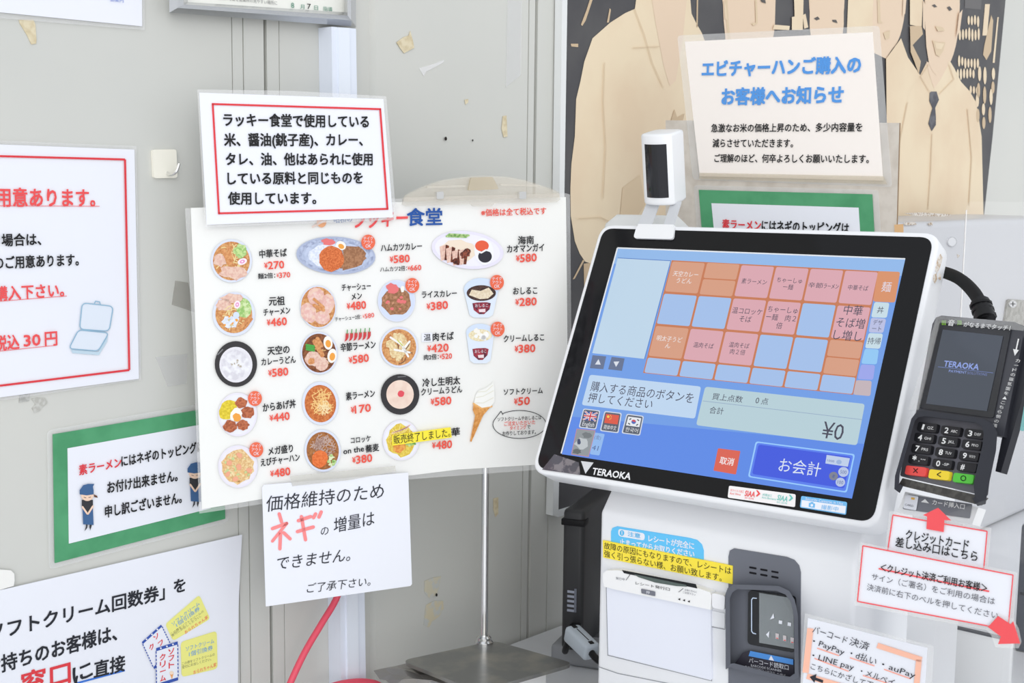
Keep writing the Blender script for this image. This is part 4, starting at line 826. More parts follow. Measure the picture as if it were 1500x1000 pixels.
# printer door and shelf
b = MB(); b.slab(KIO, rq([(888.5, 858), (1041, 892), (1042, 996), (890.8, 958.5)], 2), .0035, .0034, mat((236, 239, 250), .33, .4)); dr = b.build('printer_door', t)
b = MB(); b.ring(KIO, [(887.6, 857), (1042, 891.5), (1043, 997.5), (889.8, 959.8)], .9, .0006, SEAM); b.build('door_gap', dr)
b = MB(); shf = [(883, 840), (888, 835.5), (906, 835), (1022, 861), (1040, 867), (1042, 872), (1041, 893), (900, 863), (885, 859), (883, 850)]
top = [KIO.px(u, v, .010) for u, v in shf]; b.prism(top, [p - KIO.n * .0098 for p in top], mat((246, 246, 246), .33, .4)); sf = b.build('receipt_shelf', t)
b = MB(); b.slab(KIO, [(911, 834.8), (1019, 855.4), (1021, 861.5), (914, 839.2)], .0106, .0005, mat((38, 40, 42), .6, .2)); b.slab(KIO, [(928, 840.5), (1005, 856.5), (1006, 859), (990, 858), (960, 853), (935, 845)], .011, .0004, mat((92, 104, 100), .5, .2)); b.build('receipt_slot', sf)
b = MB(); b.text(KIO, 'レシート発行口', (931, 853.5), (981, 863), 4.6, BLACK, .0108, .01); b.stroke(KIO, [(923, 841), (917, 849.5)], .7, .0108, BLACK, False); b.stroke(KIO, [(1001, 861.5), (994, 867)], .7, .0108, BLACK, False)
b.text(KIO, '発行中', (902, 846.5), (915, 848.5), 4, GREY, .0108); b.text(KIO, 'お取り忘れに', (1003, 863.5), (1021, 867), 3, GREY, .0108); b.text(KIO, 'ご注意下さい', (1000, 867), (1019, 871), 3, GREY, .0108)
for x, y in ((995, 877.4), (1002, 879), (1009, 880.6)): b.flat(KIO, [(x - 2, y), (x + 1.5, y - 1.6), (x + 1.3, y + 1.8)], .0108, BLACK)
b.build('printed_marking', sf)
b = MB(); b.slab(KIO, rq([(939, 862), (959.5, 866.3), (959.5, 873), (939.5, 868.7)], 1.2), .0112, .0006, mat((120, 122, 132), .4, .3)); b.text(KIO, '押', (946.5, 867), (951.5, 868), 4.6, PAPER, .0116, .02); b.build('push_button', sf)
b = MB(); b.slab(KIO, rq([(1042.5, 868), (1062, 872), (1061, 893.5), (1043, 889.5)], 4), .010, .0098, mat((242, 242, 245), .33, .4)); b.build('release_lever', t)
b = MB(); b.slab(KIO, [(1041.5, 894), (1061.5, 898), (1061.5, 921), (1042.5, 917)], .001, .0008, KW); b.stroke(KIO, [(1042, 917.5), (1062, 921.5)], 1.2, .0015, SEAM, False); b.build('side_flap', t)
# stickers on the front
b = MB(); bl = [(895, 793.5), (895, 778), (897, 773), (904, 770.5), (1010, 787.5), (1021, 790.5), (1028, 797), (1030.7, 806), (1030.7, 820)]
b.slab(KIO, bl, .0006, .0005, mat((104, 200, 250), .4, .3)); st = b.build('caution_sticker', t, label='sky-blue caution sticker')
b = MB(); b.flat(KIO, rq([(905.5, 774), (944.5, 781), (944.3, 791.5), (906, 785)], 4.5), .0008, PAPER); b.ell(KIO, 911, 780.4, 3.3, 4.2, .001, mat((90, 190, 240), .4, .3)); b.stroke(KIO, [(911, 777.5), (911, 783)], 1, .0012, PAPER, False); b.text(KIO, '注意', (919.5, 781.5), (938, 785), 7, mat((90, 190, 240), .4, .3), .001, .02)
b.text(KIO, 'レシートが完全に', (950, 788), (1016.7, 799.6), 10, PAPER, .0008, .02); b.text(KIO, '止まってからお取りください', (907.7, 793), (1017, 811.5), 9.5, PAPER, .0008, .02); b.build('white_lettering', st)
b = MB(); b.slab(KIO, [(883, 791), (1073.2, 828.4), (1073, 855.3), (883.4, 816.3)], .002, .0013, mat((255, 232, 74), .4, .3)); st = b.build('warning_label', t, label='long yellow warning label')
b = MB(); b.text(KIO, '故障の原因にもなりますので、レシートは', (885, 798.5), (1071, 836), 10.5, BLACK, .0023, .004); b.text(KIO, '強く引っ張らない様、お願い致します。', (885, 810), (1057, 846), 10.5, BLACK, .0023, .004); b.build('lettering', st)
# scanner bay
b = MB(); pl_ = [(1067, 1060), (1067, 815), (1069, 806), (1075, 803), (1152, 815.5), (1163, 820), (1170, 828), (1172.5, 838), (1172.5, 1060)]
b.slab(KIO, pl_, .0014, .0012, mat((112, 115, 124), .4, .35)); sc = b.build('scanner_bay', t, label='grey barcode scanner bay')
hood_o = [(1063, 980), (1062.5, 870), (1066, 861), (1075, 855.5), (1141, 858), (1156, 865), (1164, 878), (1169, 900), (1170, 992), (1160, 997), (1140, 995), (1069, 977)]
hood_i = [(1070, 972), (1069, 876), (1073, 867), (1080, 862.5), (1138, 865), (1151, 871), (1159, 882), (1163, 902), (1164, 986), (1157, 991), (1140, 988), (1075, 971)]
b = MB(); HM = mat((98, 101, 110), .4, .35); n_ = len(hood_o)
for k in range(n_):
    j = (k + 1) % n_; A = lambda p, h: KIO.px(*p, h)
    b.poly([A(hood_o[k], .0012), A(hood_o[j], .0012), A(hood_o[j], .016), A(hood_o[k], .016)], HM); b.poly([A(hood_o[k], .016), A(hood_o[j], .016), A(hood_i[j], .017), A(hood_i[k], .017)], HM); b.poly([A(hood_i[k], .017), A(hood_i[j], .017), A(hood_i[j], .0013), A(hood_i[k], .0013)], HM)
b.build('scanner_hood', sc)
b = MB(); b.slab(KIO, rq([(1096, 864), (1166, 873), (1164, 956), (1095, 943)], 6), .0052, .001, mat((30, 31, 35), .12, .5)); wn_ = b.build('scanner_window', sc, label='dark scanner window')
b = MB(); LT = mat((200, 215, 235), .3, .4)
b.stroke(KIO, [(1108, 876), (1103, 875.5), (1101, 878), (1101, 924), (1103, 927), (1107, 928)], 1.6, .0058, LT)
b.slab(KIO, [(1112, 868), (1162, 876), (1163, 950), (1112, 941)], .0066, .0005, clear((200, 210, 214), .22, .08, .06)); 
for x, y in ((1141, 908), (1154, 911)): b.flat(KIO, [(x, y), (x + 5, y + 1), (x + 4.5, y + 6), (x - .5, y + 5)], .007, PAPER)
for x, y in ((1136, 927), (1147, 930), (1158, 933)): b.flat(KIO, [(x, y), (x + 5, y + 1), (x + 4.5, y + 9), (x, y + 8)], .007, mat((214, 206, 208), .4, .3)); b.stroke(KIO, [(x + 1, y + 7), (x + 4, y + 8)], 1.2, .0072, REDL, False)
b.flat(KIO, [(1128, 907), (1133, 898), (1134, 905)], .007, PAPER); b.flat(KIO, [(1122, 929), (1127, 924), (1126, 934)], .007, PAPER); b.build('scan_guide_picture', wn_)
b = MB(); b.slab(KIO, [(1096, 953), (1162.5, 966), (1163, 987), (1157, 991), (1076, 972), (1088, 956)], .0056, .001, mat((58, 56, 66), .4, .3)); lg = b.build('scanner_label', sc)
b = MB(); b.flat(KIO, [(1099, 953), (1162, 965.5), (1162, 973.5), (1096.5, 960.5)], .0062, mat((84, 150, 226), .4, .3)); b.flat(KIO, [(1129.5, 959.5), (1126, 966), (1134, 967.5)], .0066, PAPER)
b.text(KIO, 'バーコード読取口', (1097, 966.5), (1155, 977.5), 7.5, PAPER, .0066, .015); b.text(KIO, 'BARCODE SCANNER', (1100, 974), (1145, 982.5), 3.4, PAPER, .0066, .006); b.text(KIO, '条形码扫描口 / 바코드 스캐너', (1091, 976), (1150, 989), 3.8, PAPER, .0066, .004); b.build('lettering', lg)
for r_ in range(2):
    for k in range(3):
        x, y = 1097.4 + k * 16.2, 829.2 + k * 3 + r_ * 7.6; b = MB(); b.slab(KIO, rq([(x, y), (x + 10.4, y + 1.9), (x + 10.4, y + 4.6), (x, y + 2.7)], 1.2), .0018, .0006, mat((34, 34, 38), .6, .1)); b.build('speaker_slot', sc)
# monitor
GW, GH = .36, .2703
def rr(w, h, r_, n=8):
    return rq([(-w / 2, h / 2), (w / 2, h / 2), (w / 2, -h / 2), (-w / 2, -h / 2)], r_, n)
b = MB(); b.rbox(MON, rr(GW + .011, GH + .011, .017), -.030, .0005, KW, .003); shell = b.build('monitor_shell', t)
SIDE = Pl(MON.pt(GW / 2 + .0055, 0, -.015), -MON.n, MON.ey, MON.ex)
for pts in ([(1374, 378), (1378, 372), (1381, 377), (1377, 392), (1373, 400), (1370, 396)], [(1368, 402), (1372, 400), (1373, 408), (1370, 415), (1367, 410)], [(1376, 400), (1379, 402), (1378, 410), (1375, 408)]): b = MB(); b.slab(SIDE, pts, .0004, .0005, mat((196, 170, 142), .7, .1, noise=(260, (232, 226, 218), .42, .55))); b.build('worn_chip', shell, label='brown worn paint chip')
b = MB(); b.rbox(MON, rr(GW - .03, GH - .03, .02), -.052, -.029, KW, .006); b.rbox(Pl(MON.O, MON.ex, MON.ey, MON.n), [(-.09, -.10), (.04, -.10), (.04, .10), (-.09, .10)], -.10, -.045, mat((232, 233, 234), .4, .3), .006)
RB = MON.shift(-.05); rl, rr_, rt_ = RB.loc(889, 326)[0], RB.loc(990, 326)[0], RB.loc(930, 315)[1]
b.rbox(MON, [(rl, .08), (rr_, .08), (rr_, rt_), (rl + .012, rt_), (rl, rt_ - .012)], -.095, -.045, mat((226, 227, 226), .4, .3), .005); b.build('rear_housing', shell)
b = MB(); nk = MON.pt(0, -.09, -.06); 
b.box(Pl(V((nk.x, nk.y, KIO.O.z + kzt + .05)) - KIO.n * .03, KIO.ex, KIO.ey, KIO.n), -.06, .06, -.02, .10, -.06, .02, KW, .006); b.build('monitor_neck', t)
b = MB(); b.rbox(MON, rr(GW, GH, .013), .0002, .0012, mat((22, 22, 24), .06, .22)); gl = b.build('glass_bezel', shell, label='glossy black glass bezel')
DQ = [(905, 364), (1326, 379.8), (1248, 730), (823, 665)]
UI = lambda c, g=.92: mat(c, .08, .35, glow=g)
b = MB(); b.flat(MON, DQ, .0014, UI((116, 162, 236))); b.flat(MON, [DQ[0], DQ[1], (1320.5, 404), (899, 386)], .00145, UI((150, 190, 240))); b.flat(MON, [(838, 610), (1266, 650), (1248, 730), (823, 665)], .00145, UI((96, 142, 236)))
b.stroke(MON, [(822, 664), (904.5, 363), (1326, 379)], 2.0, .0016, mat((225, 228, 232), .3, .5), False); disp = b.build('touch_display', t, label='lit touch screen in blue')
q_ = .0018
b = MB(); b.flat(MON, [(905, 377.6), (982.6, 381.8), (944, 525.5), (867.5, 517)], q_, UI((196, 220, 240))); b.stroke(MON, [(905, 377.6), (982.6, 381.8), (944, 525.5)], 1, q_ + .0001, UI((90, 130, 200)), False); b.build('order_list_panel', disp)
GQ = [(984, 381), (1288, 397), (1249.6, 578), (942, 546)]
OR, PK, BL, OE = UI((220, 162, 134)), UI((224, 172, 182)), UI((168, 197, 240)), UI((204, 126, 88))
b = MB(); b.flat(MON, GQ, q_, OE); grid = b.build('button_grid', disp, label='orange grid backing'); 
UT = UI((74, 74, 92), .9); UW = UI((244, 240, 240))
rows = [0, .2857, .5714, .8571, 1.0]
cells = [[('O', '天空カレー', 'うどん'), ('OO',), ('P', '素ラーメン'), ('P', 'ちゃーしゅ', 'ー麺'), ('P', '辛節ﾗｰﾒﾝ'), ('P', '中華そば')],
         [('B',), ('B',), ('P', '温コロッケ', 'そば'), ('P', 'ちゃーしゅ', 'ー麺　肉２', '倍'), ('B',), ('P', '中華', 'そば増', 'し増し')],
         [('O', '明太子うど', 'ん'), ('P', '温肉そば'), ('P', '温肉そば', '肉２倍'), ('B',), ('B',), ('OO',)], [('B',)] * 6]
def ui_button(q, m_, txt=(), size=9, tm=None, r_=3, name='product_button', par=None, bold=.006):
    b = MB(); b.flat(MON, rq(q, r_), q_ + .0002, m_)
    wpx = V(q[1]).x - V(q[0]).x; n = len(txt)
    for i, s_ in enumerate(txt):
        hw = .5 * len(s_) * size * .92 / wpx; hpx = (V(q[3]) - V(q[0])).length
        tt = .5 + (i - (n - 1) / 2) * size * 1.25 / hpx
        b.text(MON, s_, bil(q, .5 - hw, tt), bil(q, .5 + hw, tt), size, tm or UT, q_ + .0004, bold)
    return b.build(name, par or disp)
for r_ in range(4):
    for c in range(6):
        q = [bil(GQ, c / 6, rows[r_]), bil(GQ, (c + 1) / 6, rows[r_]), bil(GQ, (c + 1) / 6, rows[r_ + 1]), bil(GQ, c / 6, rows[r_ + 1])]
        ins = lambda q, a=.03, d=.035: [bil(q, a, d), bil(q, 1 - a, d), bil(q, 1 - a, 1 - d), bil(q, a, 1 - d)]
        k = cells[r_][c]
        if k[0] == 'OO':
            ui_button(ins([q[0], q[1], bil(q, 1, .5), bil(q, 0, .5)]), OR); ui_button(ins([bil(q, 0, .5), bil(q, 1, .5), q[2], q[3]]), OR)
        else:
            big = 15 if k[1:2] == ('中華',) else (9.5 if r_ == 1 else 8)
            ui_button(ins(q), {'O': OR, 'P': PK, 'B': BL}[k[0]], k[1:], big, UW if k[0] == 'O' else UT)
for q, c, tx, sz in (([(1286, 396.8), (1318.6, 398), (1311, 443), (1279, 441.5)], (222, 150, 108), ('麺',), 15), ([(1281, 442), (1303, 443.4), (1299, 465.5), (1276, 464.5)], (204, 226, 236), ('丼',), 10), ([(1276, 465.2), (1298.2, 466.8), (1293.8, 487.6), (1272.5, 486.6)], (190, 196, 232), ('デザ', 'ート'), 7.5), ([(1272.5, 487.4), (1293.6, 488.6), (1289, 510.8), (1267, 509.6)], (204, 226, 236), ('持帰',), 10),
                     ([(1267, 510.4), (1287.4, 511.6), (1284.4, 533.6), (1261.5, 532.4)], (150, 205, 250), (), 8), ([(1261.5, 533.4), (1282, 534.6), (1279, 556.2), (1256, 555)], (160, 170, 240), (), 8), ([(1254, 556.4), (1277, 557.6), (1275, 580), (1250, 577.8)], (200, 184, 190), (), 8)):
    ui_button(q, UI(c), tx, sz, UI((230, 226, 240)) if sz == 15 else UT, 3.5, 'category_tab')
for q, up in (([(868, 520), (888, 521.8), (883.7, 540.6), (864, 539)], 1), ([(896, 522.5), (915, 524.8), (911, 543), (890.8, 540.6)], 0)):
    b = MB(); b.flat(MON, q, q_ + .0002, UI((104, 118, 150))); x, y = bil(q, .5, .5); s_ = 1 if up else -1; b.flat(MON, [(x + .8 * s_, y - 4.5 * s_), (x + 4, y + 3.5 * s_), (x - 4.4, y + 3.2 * s_)], q_ + .0004, UI((225, 230, 240))); b.build('scroll_button', disp)
b = MB(); b.flat(MON, rq([(864, 548.5), (1027, 566), (1018, 613), (852, 593)], 4), q_, UI((196, 220, 246))); b.text(MON, '購入する商品のボタンを', (866, 565), (1016, 583), 15.5, UT, q_ + .0002, .006); b.text(MON, '押してください', (862, 581.5), (956, 592), 15, UT, q_ + .0002, .006); b.build('message_panel', disp)
def flag(q, kind, word):
    b = MB(); b.flat(MON, rq(q, 3), q_, UI((214, 222, 236))); inner = [bil(q, .06, .05), bil(q, .94, .05), bil(q, .94, .95), bil(q, .06, .95)]; b.flat(MON, rq(inner, 2.4), q_ + .0001, UI((92, 98, 112)))
    fq = [bil(q, .13, .13), bil(q, .87, .13), bil(q, .87, .58), bil(q, .13, .58)]; z = q_ + .0003
    if kind == 0:
        b.flat(MON, fq, z, UI((60, 78, 160)))
        for a, c in (((0, 0), (1, 1)), ((1, 0), (0, 1))): b.stroke(MON, [bil(fq, *a), bil(fq, *c)], 2.4, z + .0001, UI((240, 240, 244)), False); b.stroke(MON, [bil(fq, *a), bil(fq, *c)], .9, z + .0002, UI((214, 70, 80)), False)
        for a, c in (((.5, 0), (.5, 1)), ((0, .5), (1, .5))): b.stroke(MON, [bil(fq, *a), bil(fq, *c)], 3.6, z + .0003, UI((240, 240, 244)), False); b.stroke(MON, [bil(fq, *a), bil(fq, *c)], 2.0, z + .0004, UI((214, 70, 80)), False)
    elif kind == 1:
        b.flat(MON, fq, z, UI((226, 92, 72))); b.ell(MON, *bil(fq, .2, .28), 2, 2, z + .0001, UI((246, 210, 90)), n=10)
        for s_, v_ in ((.36, .12), (.43, .26), (.43, .44), (.36, .56)): b.ell(MON, *bil(fq, s_, v_), .7, .7, z + .0001, UI((246, 210, 90)), n=6)
    else:
        b.flat(MON, fq, z, UI((236, 240, 246))); x, y = bil(fq, .5, .5); b.ell(MON, x, y, 3.4, 3.2, z + .0001, UI((80, 110, 190)), n=20); b.flat(MON, [(x - 3.3, y - .6), (x - 2, y - 2.8), (x + 1, y - 3.2), (x + 3.3, y - .6), (x + 1, y + .6), (x - 1, y - .8)], z + .0002, UI((214, 80, 90)))
        for s_, v_ in ((.2, .25), (.8, .25), (.2, .78), (.8, .78)):
            x, y = bil(fq, s_, v_); b.stroke(MON, [(x - 1.4, y + (.9 if (s_ < .5) == (v_ < .5) else -.9)), (x + 1.4, y - (.9 if (s_ < .5) == (v_ < .5) else -.9))], 1.6, z + .0001, UI((60, 64, 74)), False)
    b.text(MON, word, bil(q, .16, .77), bil(q, .84, .77), 6.8, UI((236, 238, 242)), z, .01); b.build('language_button', disp)
flag([(854.5, 598), (879.5, 601), (873.3, 629), (847.6, 626)], 0, 'English'); flag([(885.4, 601.6), (911, 604.6), (906, 634.4), (878.6, 631)], 1, '简体中文'); flag([(918, 605.6), (943.4, 609), (937.6, 638), (910.2, 634.4)], 2, '한국어')
b = MB(); b.flat(MON, rq([(870, 633), (886, 635.5), (878, 667), (864, 665)], 2), q_, UI((150, 190, 244))); b.text(MON, '(金)', (871, 639.5), (880.5, 641), 6.5, UI((110, 130, 175)), q_ + .0002); b.text(MON, '41', (867.5, 655), (876.5, 656.5), 7.5, UI((90, 110, 160)), q_ + .0002); b.build('date_panel', disp)
b = MB(); pq = [(845, 628), (872, 630.5), (862, 668.5), (837, 665)]; b.flat(MON, pq, q_ + .0003, UI((150, 156, 160))); b.blob(MON, 852, 650, 10, 8, q_ + .0004, UI((196, 202, 206)), 3); b.blob(MON, 860, 637, 7, 4, q_ + .0004, UI((120, 126, 130)), 5); b.blob(MON, 848, 647, 2.4, 4.5, q_ + .0005, UI((70, 80, 110)), 6); b.blob(MON, 845, 661, 6, 4, q_ + .0004, UI((104, 110, 112)), 8)
b.stroke(MON, pq + pq[:1], .8, q_ + .0006, UI((206, 140, 160)), False); b.build('camera_preview', disp)
b = MB(); b.flat(MON, rq([(1033, 566), (1267, 591.4), (1255.4, 652), (1019.6, 622.5)], 4.5), q_, UI((188, 213, 222))); b.stroke(MON, [(1029.5, 587), (1263, 614.4)], .8, q_ + .0002, UI((150, 172, 200)), False)
b.text(MON, '買上点数', (1043.7, 580), (1088, 585), 10, UT, q_ + .0002, .004); b.text(MON, '0', (1107, 586), (1112, 586.5), 9, UT, q_ + .0002); b.text(MON, '点', (1115.4, 587), (1125.4, 588), 10, UT, q_ + .0002); b.text(MON, '合計', (1039.6, 600), (1060, 602), 10.5, UT, q_ + .0002, .004); b.text(MON, '¥0', (1204.7, 629), (1235.8, 633), 25, UT, q_ + .0002, .004); b.build('total_panel', disp)
ui_button([(1051.8, 656.3), (1084.6, 660.4), (1078, 694.8), (1045, 689)], UI((224, 102, 84)), ('取消',), 11, UI((250, 240, 240)), 1.5, 'cancel_button', bold=.012)
b = MB(); pq = [(1107, 646), (1252.6, 665), (1240.4, 721.6), (1095.5, 698.4)]; b.flat(MON, rq(pq, 4), q_ + .0001, UI((150, 200, 250), 1.0)); b.flat(MON, rq([bil(pq, .015, .035), bil(pq, .985, .035), bil(pq, .985, .965), bil(pq, .015, .965)], 3.5), q_ + .0002, UI((92, 130, 244))); b.flat(MON, rq([bil(pq, .035, .08), bil(pq, .965, .08), bil(pq, .965, .9), bil(pq, .035, .9)], 3.5), q_ + .0003, UI((66, 92, 228)))
b.text(MON, 'お会計', (1141.5, 680), (1202.4, 688), 21, UI((226, 236, 250)), q_ + .0005, .004)
b.flat(MON, [(1211, 666), (1245, 671), (1242, 683.5), (1209, 678.5)], q_ + .0005, UI((196, 212, 240))); b.text(MON, '1000', (1212, 674), (1222, 675.5), 3.4, UI((90, 110, 170)), q_ + .0007); b.ell(MON, 1229, 676.5, 4, 3.4, q_ + .0007, UI((160, 184, 226)), n=14)
for x, y, r_, c, s_ in ((1235.5, 691, 7.6, (190, 204, 236), '500'), (1221, 697, 6.6, (128, 132, 150), '1'), (1231, 706, 7, (190, 204, 236), '100')): b.ell(MON, x, y, r_, r_ * .95, q_ + .0008, UI(c), n=20); b.text(MON, s_, (x - r_ * .6 if len(s_) > 1 else x - 1.4, y - .4), (x + r_ * .6 if len(s_) > 1 else x + 1.4, y + .6), 5.5, UI((96, 110, 160)), q_ + .001)
b.build('pay_button', disp)
b = MB(); LG = mat((214, 216, 220), .3, .4); b.flat(MON, [(851, 675), (869.6, 677.2), (857.6, 693.6)], .0016, LG); b.text(MON, 'TERAOKA', (868, 689.5), (924, 697.5), 10.5, mat((238, 238, 240), .4, .3), .0016, .02); b.build('maker_logo', gl)
b = MB(); b.slab(MON, rq([(1067.9, 711), (1165.6, 723.7), (1164.5, 742.5), (1065.8, 728.5)], 2.5), .0018, .0004, mat((246, 242, 242), .4, .3)); sk = b.build('hygiene_sticker', gl, label='white hygiene sticker')
b = MB(); TL = mat((110, 200, 190), .4, .3); b.text(MON, 'SIAA', (1091.5, 722), (1106, 724), 8.5, REDL, .0021, .015); b.text(MON, 'SIAA', (1139, 728), (1154, 731), 8.5, TL, .0021, .01)
for x, y, m_ in ((1108, 721.5, REDL), (1156, 728, TL)): b.flat(MON, [(x - .5, y - 4), (x + 2, y - 3.5), (x + 6, y + 1.5), (x + 1, y + 5.5), (x - 1, y + 5), (x + 2.5, y + 1)], .0021, m_)
b.text(MON, '抗ウイルス加工', (1070, 717.5), (1090, 720), 3.6, REDL, .0021); b.text(MON, 'Anti Virus', (1069, 722), (1085, 724), 3.2, REDL, .0021); b.text(MON, '抗菌加工', (1117, 724), (1131, 726), 3.6, TL, .0021); b.text(MON, 'Anti Bacteria', (1116, 728), (1137, 731), 3.2, TL, .0021); b.text(MON, 'ISO 22196', (1091, 728.5), (1104, 730.4), 2.6, REDL, .0021); b.text(MON, 'ISO 22196', (1138, 735), (1153, 737), 2.6, TL, .0021); b.build('lettering', sk)
b = MB(); SB = mat((118, 190, 240), .4, .3); b.slab(MON, rq([(1173.7, 726), (1240.9, 735), (1239.2, 753.8), (1171.6, 743)], 2.5), .0018, .0004, SB); sk = b.build('camera_sticker', gl, label='blue and white camera sticker')
b = MB(); b.flat(MON, [(1174.5, 732), (1239, 741), (1238, 752), (1173.5, 742)], .002, PAPER); b.text(MON, 'Security Cameras in Use', (1180, 730), (1235, 737.5), 4, PAPER, .0022, .01); b.text(MON, '撮影中', (1203, 742), (1228, 745.5), 7, SB, .0022, .015)
b.flat(MON, rq([(1185, 736), (1194, 737.2), (1193.5, 743.6), (1184.5, 742.2)], 1), .0021, SB); b.flat(MON, [(1187.5, 734.8), (1191.5, 735.3), (1191.5, 737.5), (1187.5, 737)], .0021, SB); b.ell(MON, 1189.2, 739.8, 2, 2, .0023, PAPER, n=12); b.build('lettering', sk)
b = MB(); b.slab(MON, [(794, 687.5), (812, 665), (848, 677), (850, 695.5), (812, 690)], .0017, .0003, mat((78, 76, 84), .08, .6, noise=(90, (126, 120, 124), .5, .56))); b.build('reflective_film', gl)

# ------------------------------------------------------------------ camera on the monitor
mt = MON.loc(958, 338); mtp = MON.pt(mt[0], GH / 2 + .005)
CO = at_depth(964, 248, mtp.y + .004)
CAMF = facing(CO, -31, -10)
t = thing('clip_on_camera', 'white camera with dark curved window clipped on top of the touch monitor', 'camera', mtp)
cw, cd, chh = .0175, .036, .0375
prof = []
for k in range(13):
    a = math.radians(-62 + 124 * k / 12); prof.append((math.sin(a) / math.sin(math.radians(62)) * cw, .0065 * (math.cos(a) - math.cos(math.radians(62))) / (1 - math.cos(math.radians(62)))))
prof += [(cw + .0005, -.02), (cw - .001, -.031), (cw - .006, -.035), (-cw + .006, -.035), (-cw + .001, -.031), (-cw - .0005, -.02)]
TOPF = Pl(CAMF.O, CAMF.ex, -CAMF.n, CAMF.ey)
b = MB(); b.rbox(TOPF, [(x, -z) for x, z in prof], -chh, chh, WHITE, .003); cbody = b.build('camera_body', t)
b = MB(); m_ = mat((20, 22, 30), .06, .6)
ar = [(x * .9, z + .0008) for x, z in prof[0:13]]
for (xa, za), (xb, zb) in zip(ar, ar[1:]): b.poly([CAMF.pt(xa, -.029, za), CAMF.pt(xb, -.029, zb), CAMF.pt(xb, .027, zb), CAMF.pt(xa, .027, za)], m_)
b.build('lens_window', t, label='glossy black lens window')
b = MB(); tab = rq([(933, 329.5), (988, 330.5), (986, 350), (927.5, 348.5)], 5); b.slab(MON, tab, .0045, .0025, WHITE); b.build('mount_tab', t)
b = MB(); LGY = mat((206, 208, 212), .4, .3)
bl_, br_ = MON.px(934, 330, .004), MON.px(986, 331, .004); tl_, tr_ = CAMF.pt(-.010, -chh + .002, -.006), CAMF.pt(.016, -chh + .002, -.006)
bk = MON.n * -.012
def bar(a, c, w, th, m_):
    d = (c - a).normalized(); sd = d.cross(MON.n).normalized() * w; q = [a - sd, a + sd, c + sd, c - sd]; b.prism(q, [p - MON.n * th for p in q], m_)
bar(bl_ + MON.ex * .008, tl_, .008, .0018, LGY); bar(br_ - MON.ex * .006, tr_, .006, .0018, LGY)
b.prism([bl_, br_, br_ - MON.n * .012, bl_ - MON.n * .012], [p + MON.ey * .0018 for p in (bl_, br_, br_ - MON.n * .012, bl_ - MON.n * .012)], WHITE); b.build('mount_bracket', t)

# ------------------------------------------------------------------ card terminal
t = thing('card_terminal', 'dark grey card payment terminal with keypad beside the touch monitor', 'card terminal', TERM.px(1372, 720, 0))
TG = mat((72, 73, 80), .4, .35); TD = mat((44, 45, 52), .4, .35)
bo = [(1366, 474), (1371, 465), (1379, 462), (1486, 471.5), (1497, 476), (1500, 486), (1470, 640), (1340, 612)]
b = MB(); b.slab(TERM, bo, 0, .012, TG, TD); tb = b.build('terminal_body', t)
b = MB(); b.slab(TERM, rq([(1374, 466.5), (1482, 477), (1455, 612), (1345, 597)], 4), .0012, .001, mat((46, 47, 52), .12, .5)); b.build('front_glass', t, label='glossy dark front glass')
b = MB(); b.flat(TERM, [(1381, 482.5), (1469.6, 492), (1445.6, 602), (1356.5, 591)], .0016, UI((98, 106, 120), .55)); dp = b.build('colour_display', t, label='dim lit display')
b = MB(); b.text(TERM, 'TERAOKA', (1383, 532), (1434, 537.5), 9, UI((150, 170, 235), .9), .002, .02); b.stroke(TERM, [(1374, 537), (1455, 546)], .6, .002, UI((130, 150, 215), .8), False); b.text(TERM, 'PAYMENT', (1390, 543), (1416, 545.5), 4, UI((150, 170, 235), .9), .002, .02); b.text(TERM, 'SOLUTIONS', (1417, 545.7), (1446, 548.5), 4, UI((140, 155, 215), .7), .002); b.build('lettering', dp)
b = MB(); WT = mat((240, 240, 240), .5, .2); b.text(TERM, '音', (1389, 472), (1398, 473), 9, WT, .002, .02); b.text(TERM, 'がなるまでタッチ！', (1412, 474.5), (1480, 480.5), 7.5, WT, .002, .02)
GN = mat((150, 215, 70), .5, .2)
for s_, x0 in ((-1, 1386), (1, 1402)):
    for k in range(3):
        pts = [(x0 + s_ * (k * 2.2 + .8 * math.cos(a)), 472.5 + 5 * math.sin(a)) for a in (-.9, -.4, 0, .4, .9)]; b.stroke(TERM, [(x0 + s_ * (k * 2.2 + 1.6 * math.cos(a)), 472.5 + 4 * math.sin(a)) for a in (-1, -.5, 0, .5, 1)], 1, .002, GN, False)
b.build('touch_lettering', t)
b = MB(); vt = 'カードの磁気面を▲こちら側の溝に'
p_, q2 = (1491, 528), (1455, 630)
for k, ch_ in enumerate(vt):
    x, y = lerp(p_, q2, k / (len(vt) - 1)); b.text(TERM, ch_, (x - 3.2, y - .4), (x + 3.2, y + .4), 5.4, WT, .0012, .02)
b.stroke(TERM, [(1492, 496), (1488.5, 512)], 2, .0012, WT, False); b.flat(TERM, [(1484, 511), (1492.5, 512.5), (1486.5, 521)], .0012, WT); b.build('side_lettering', t)
# swipe rail beyond the body
b = MB(); b.slab(TERM, [(1504, 492), (1512, 494), (1496, 590), (1466, 692), (1458, 690), (1476, 600)], -.004, .008, TD); b.build('swipe_rail', t); 
b = MB(); b.slab(TERM, [(1506, 560), (1516, 560), (1505, 620), (1494, 630)], .001, .004, mat((130, 190, 190), .4, .3)); b.build('teal_strip', t)
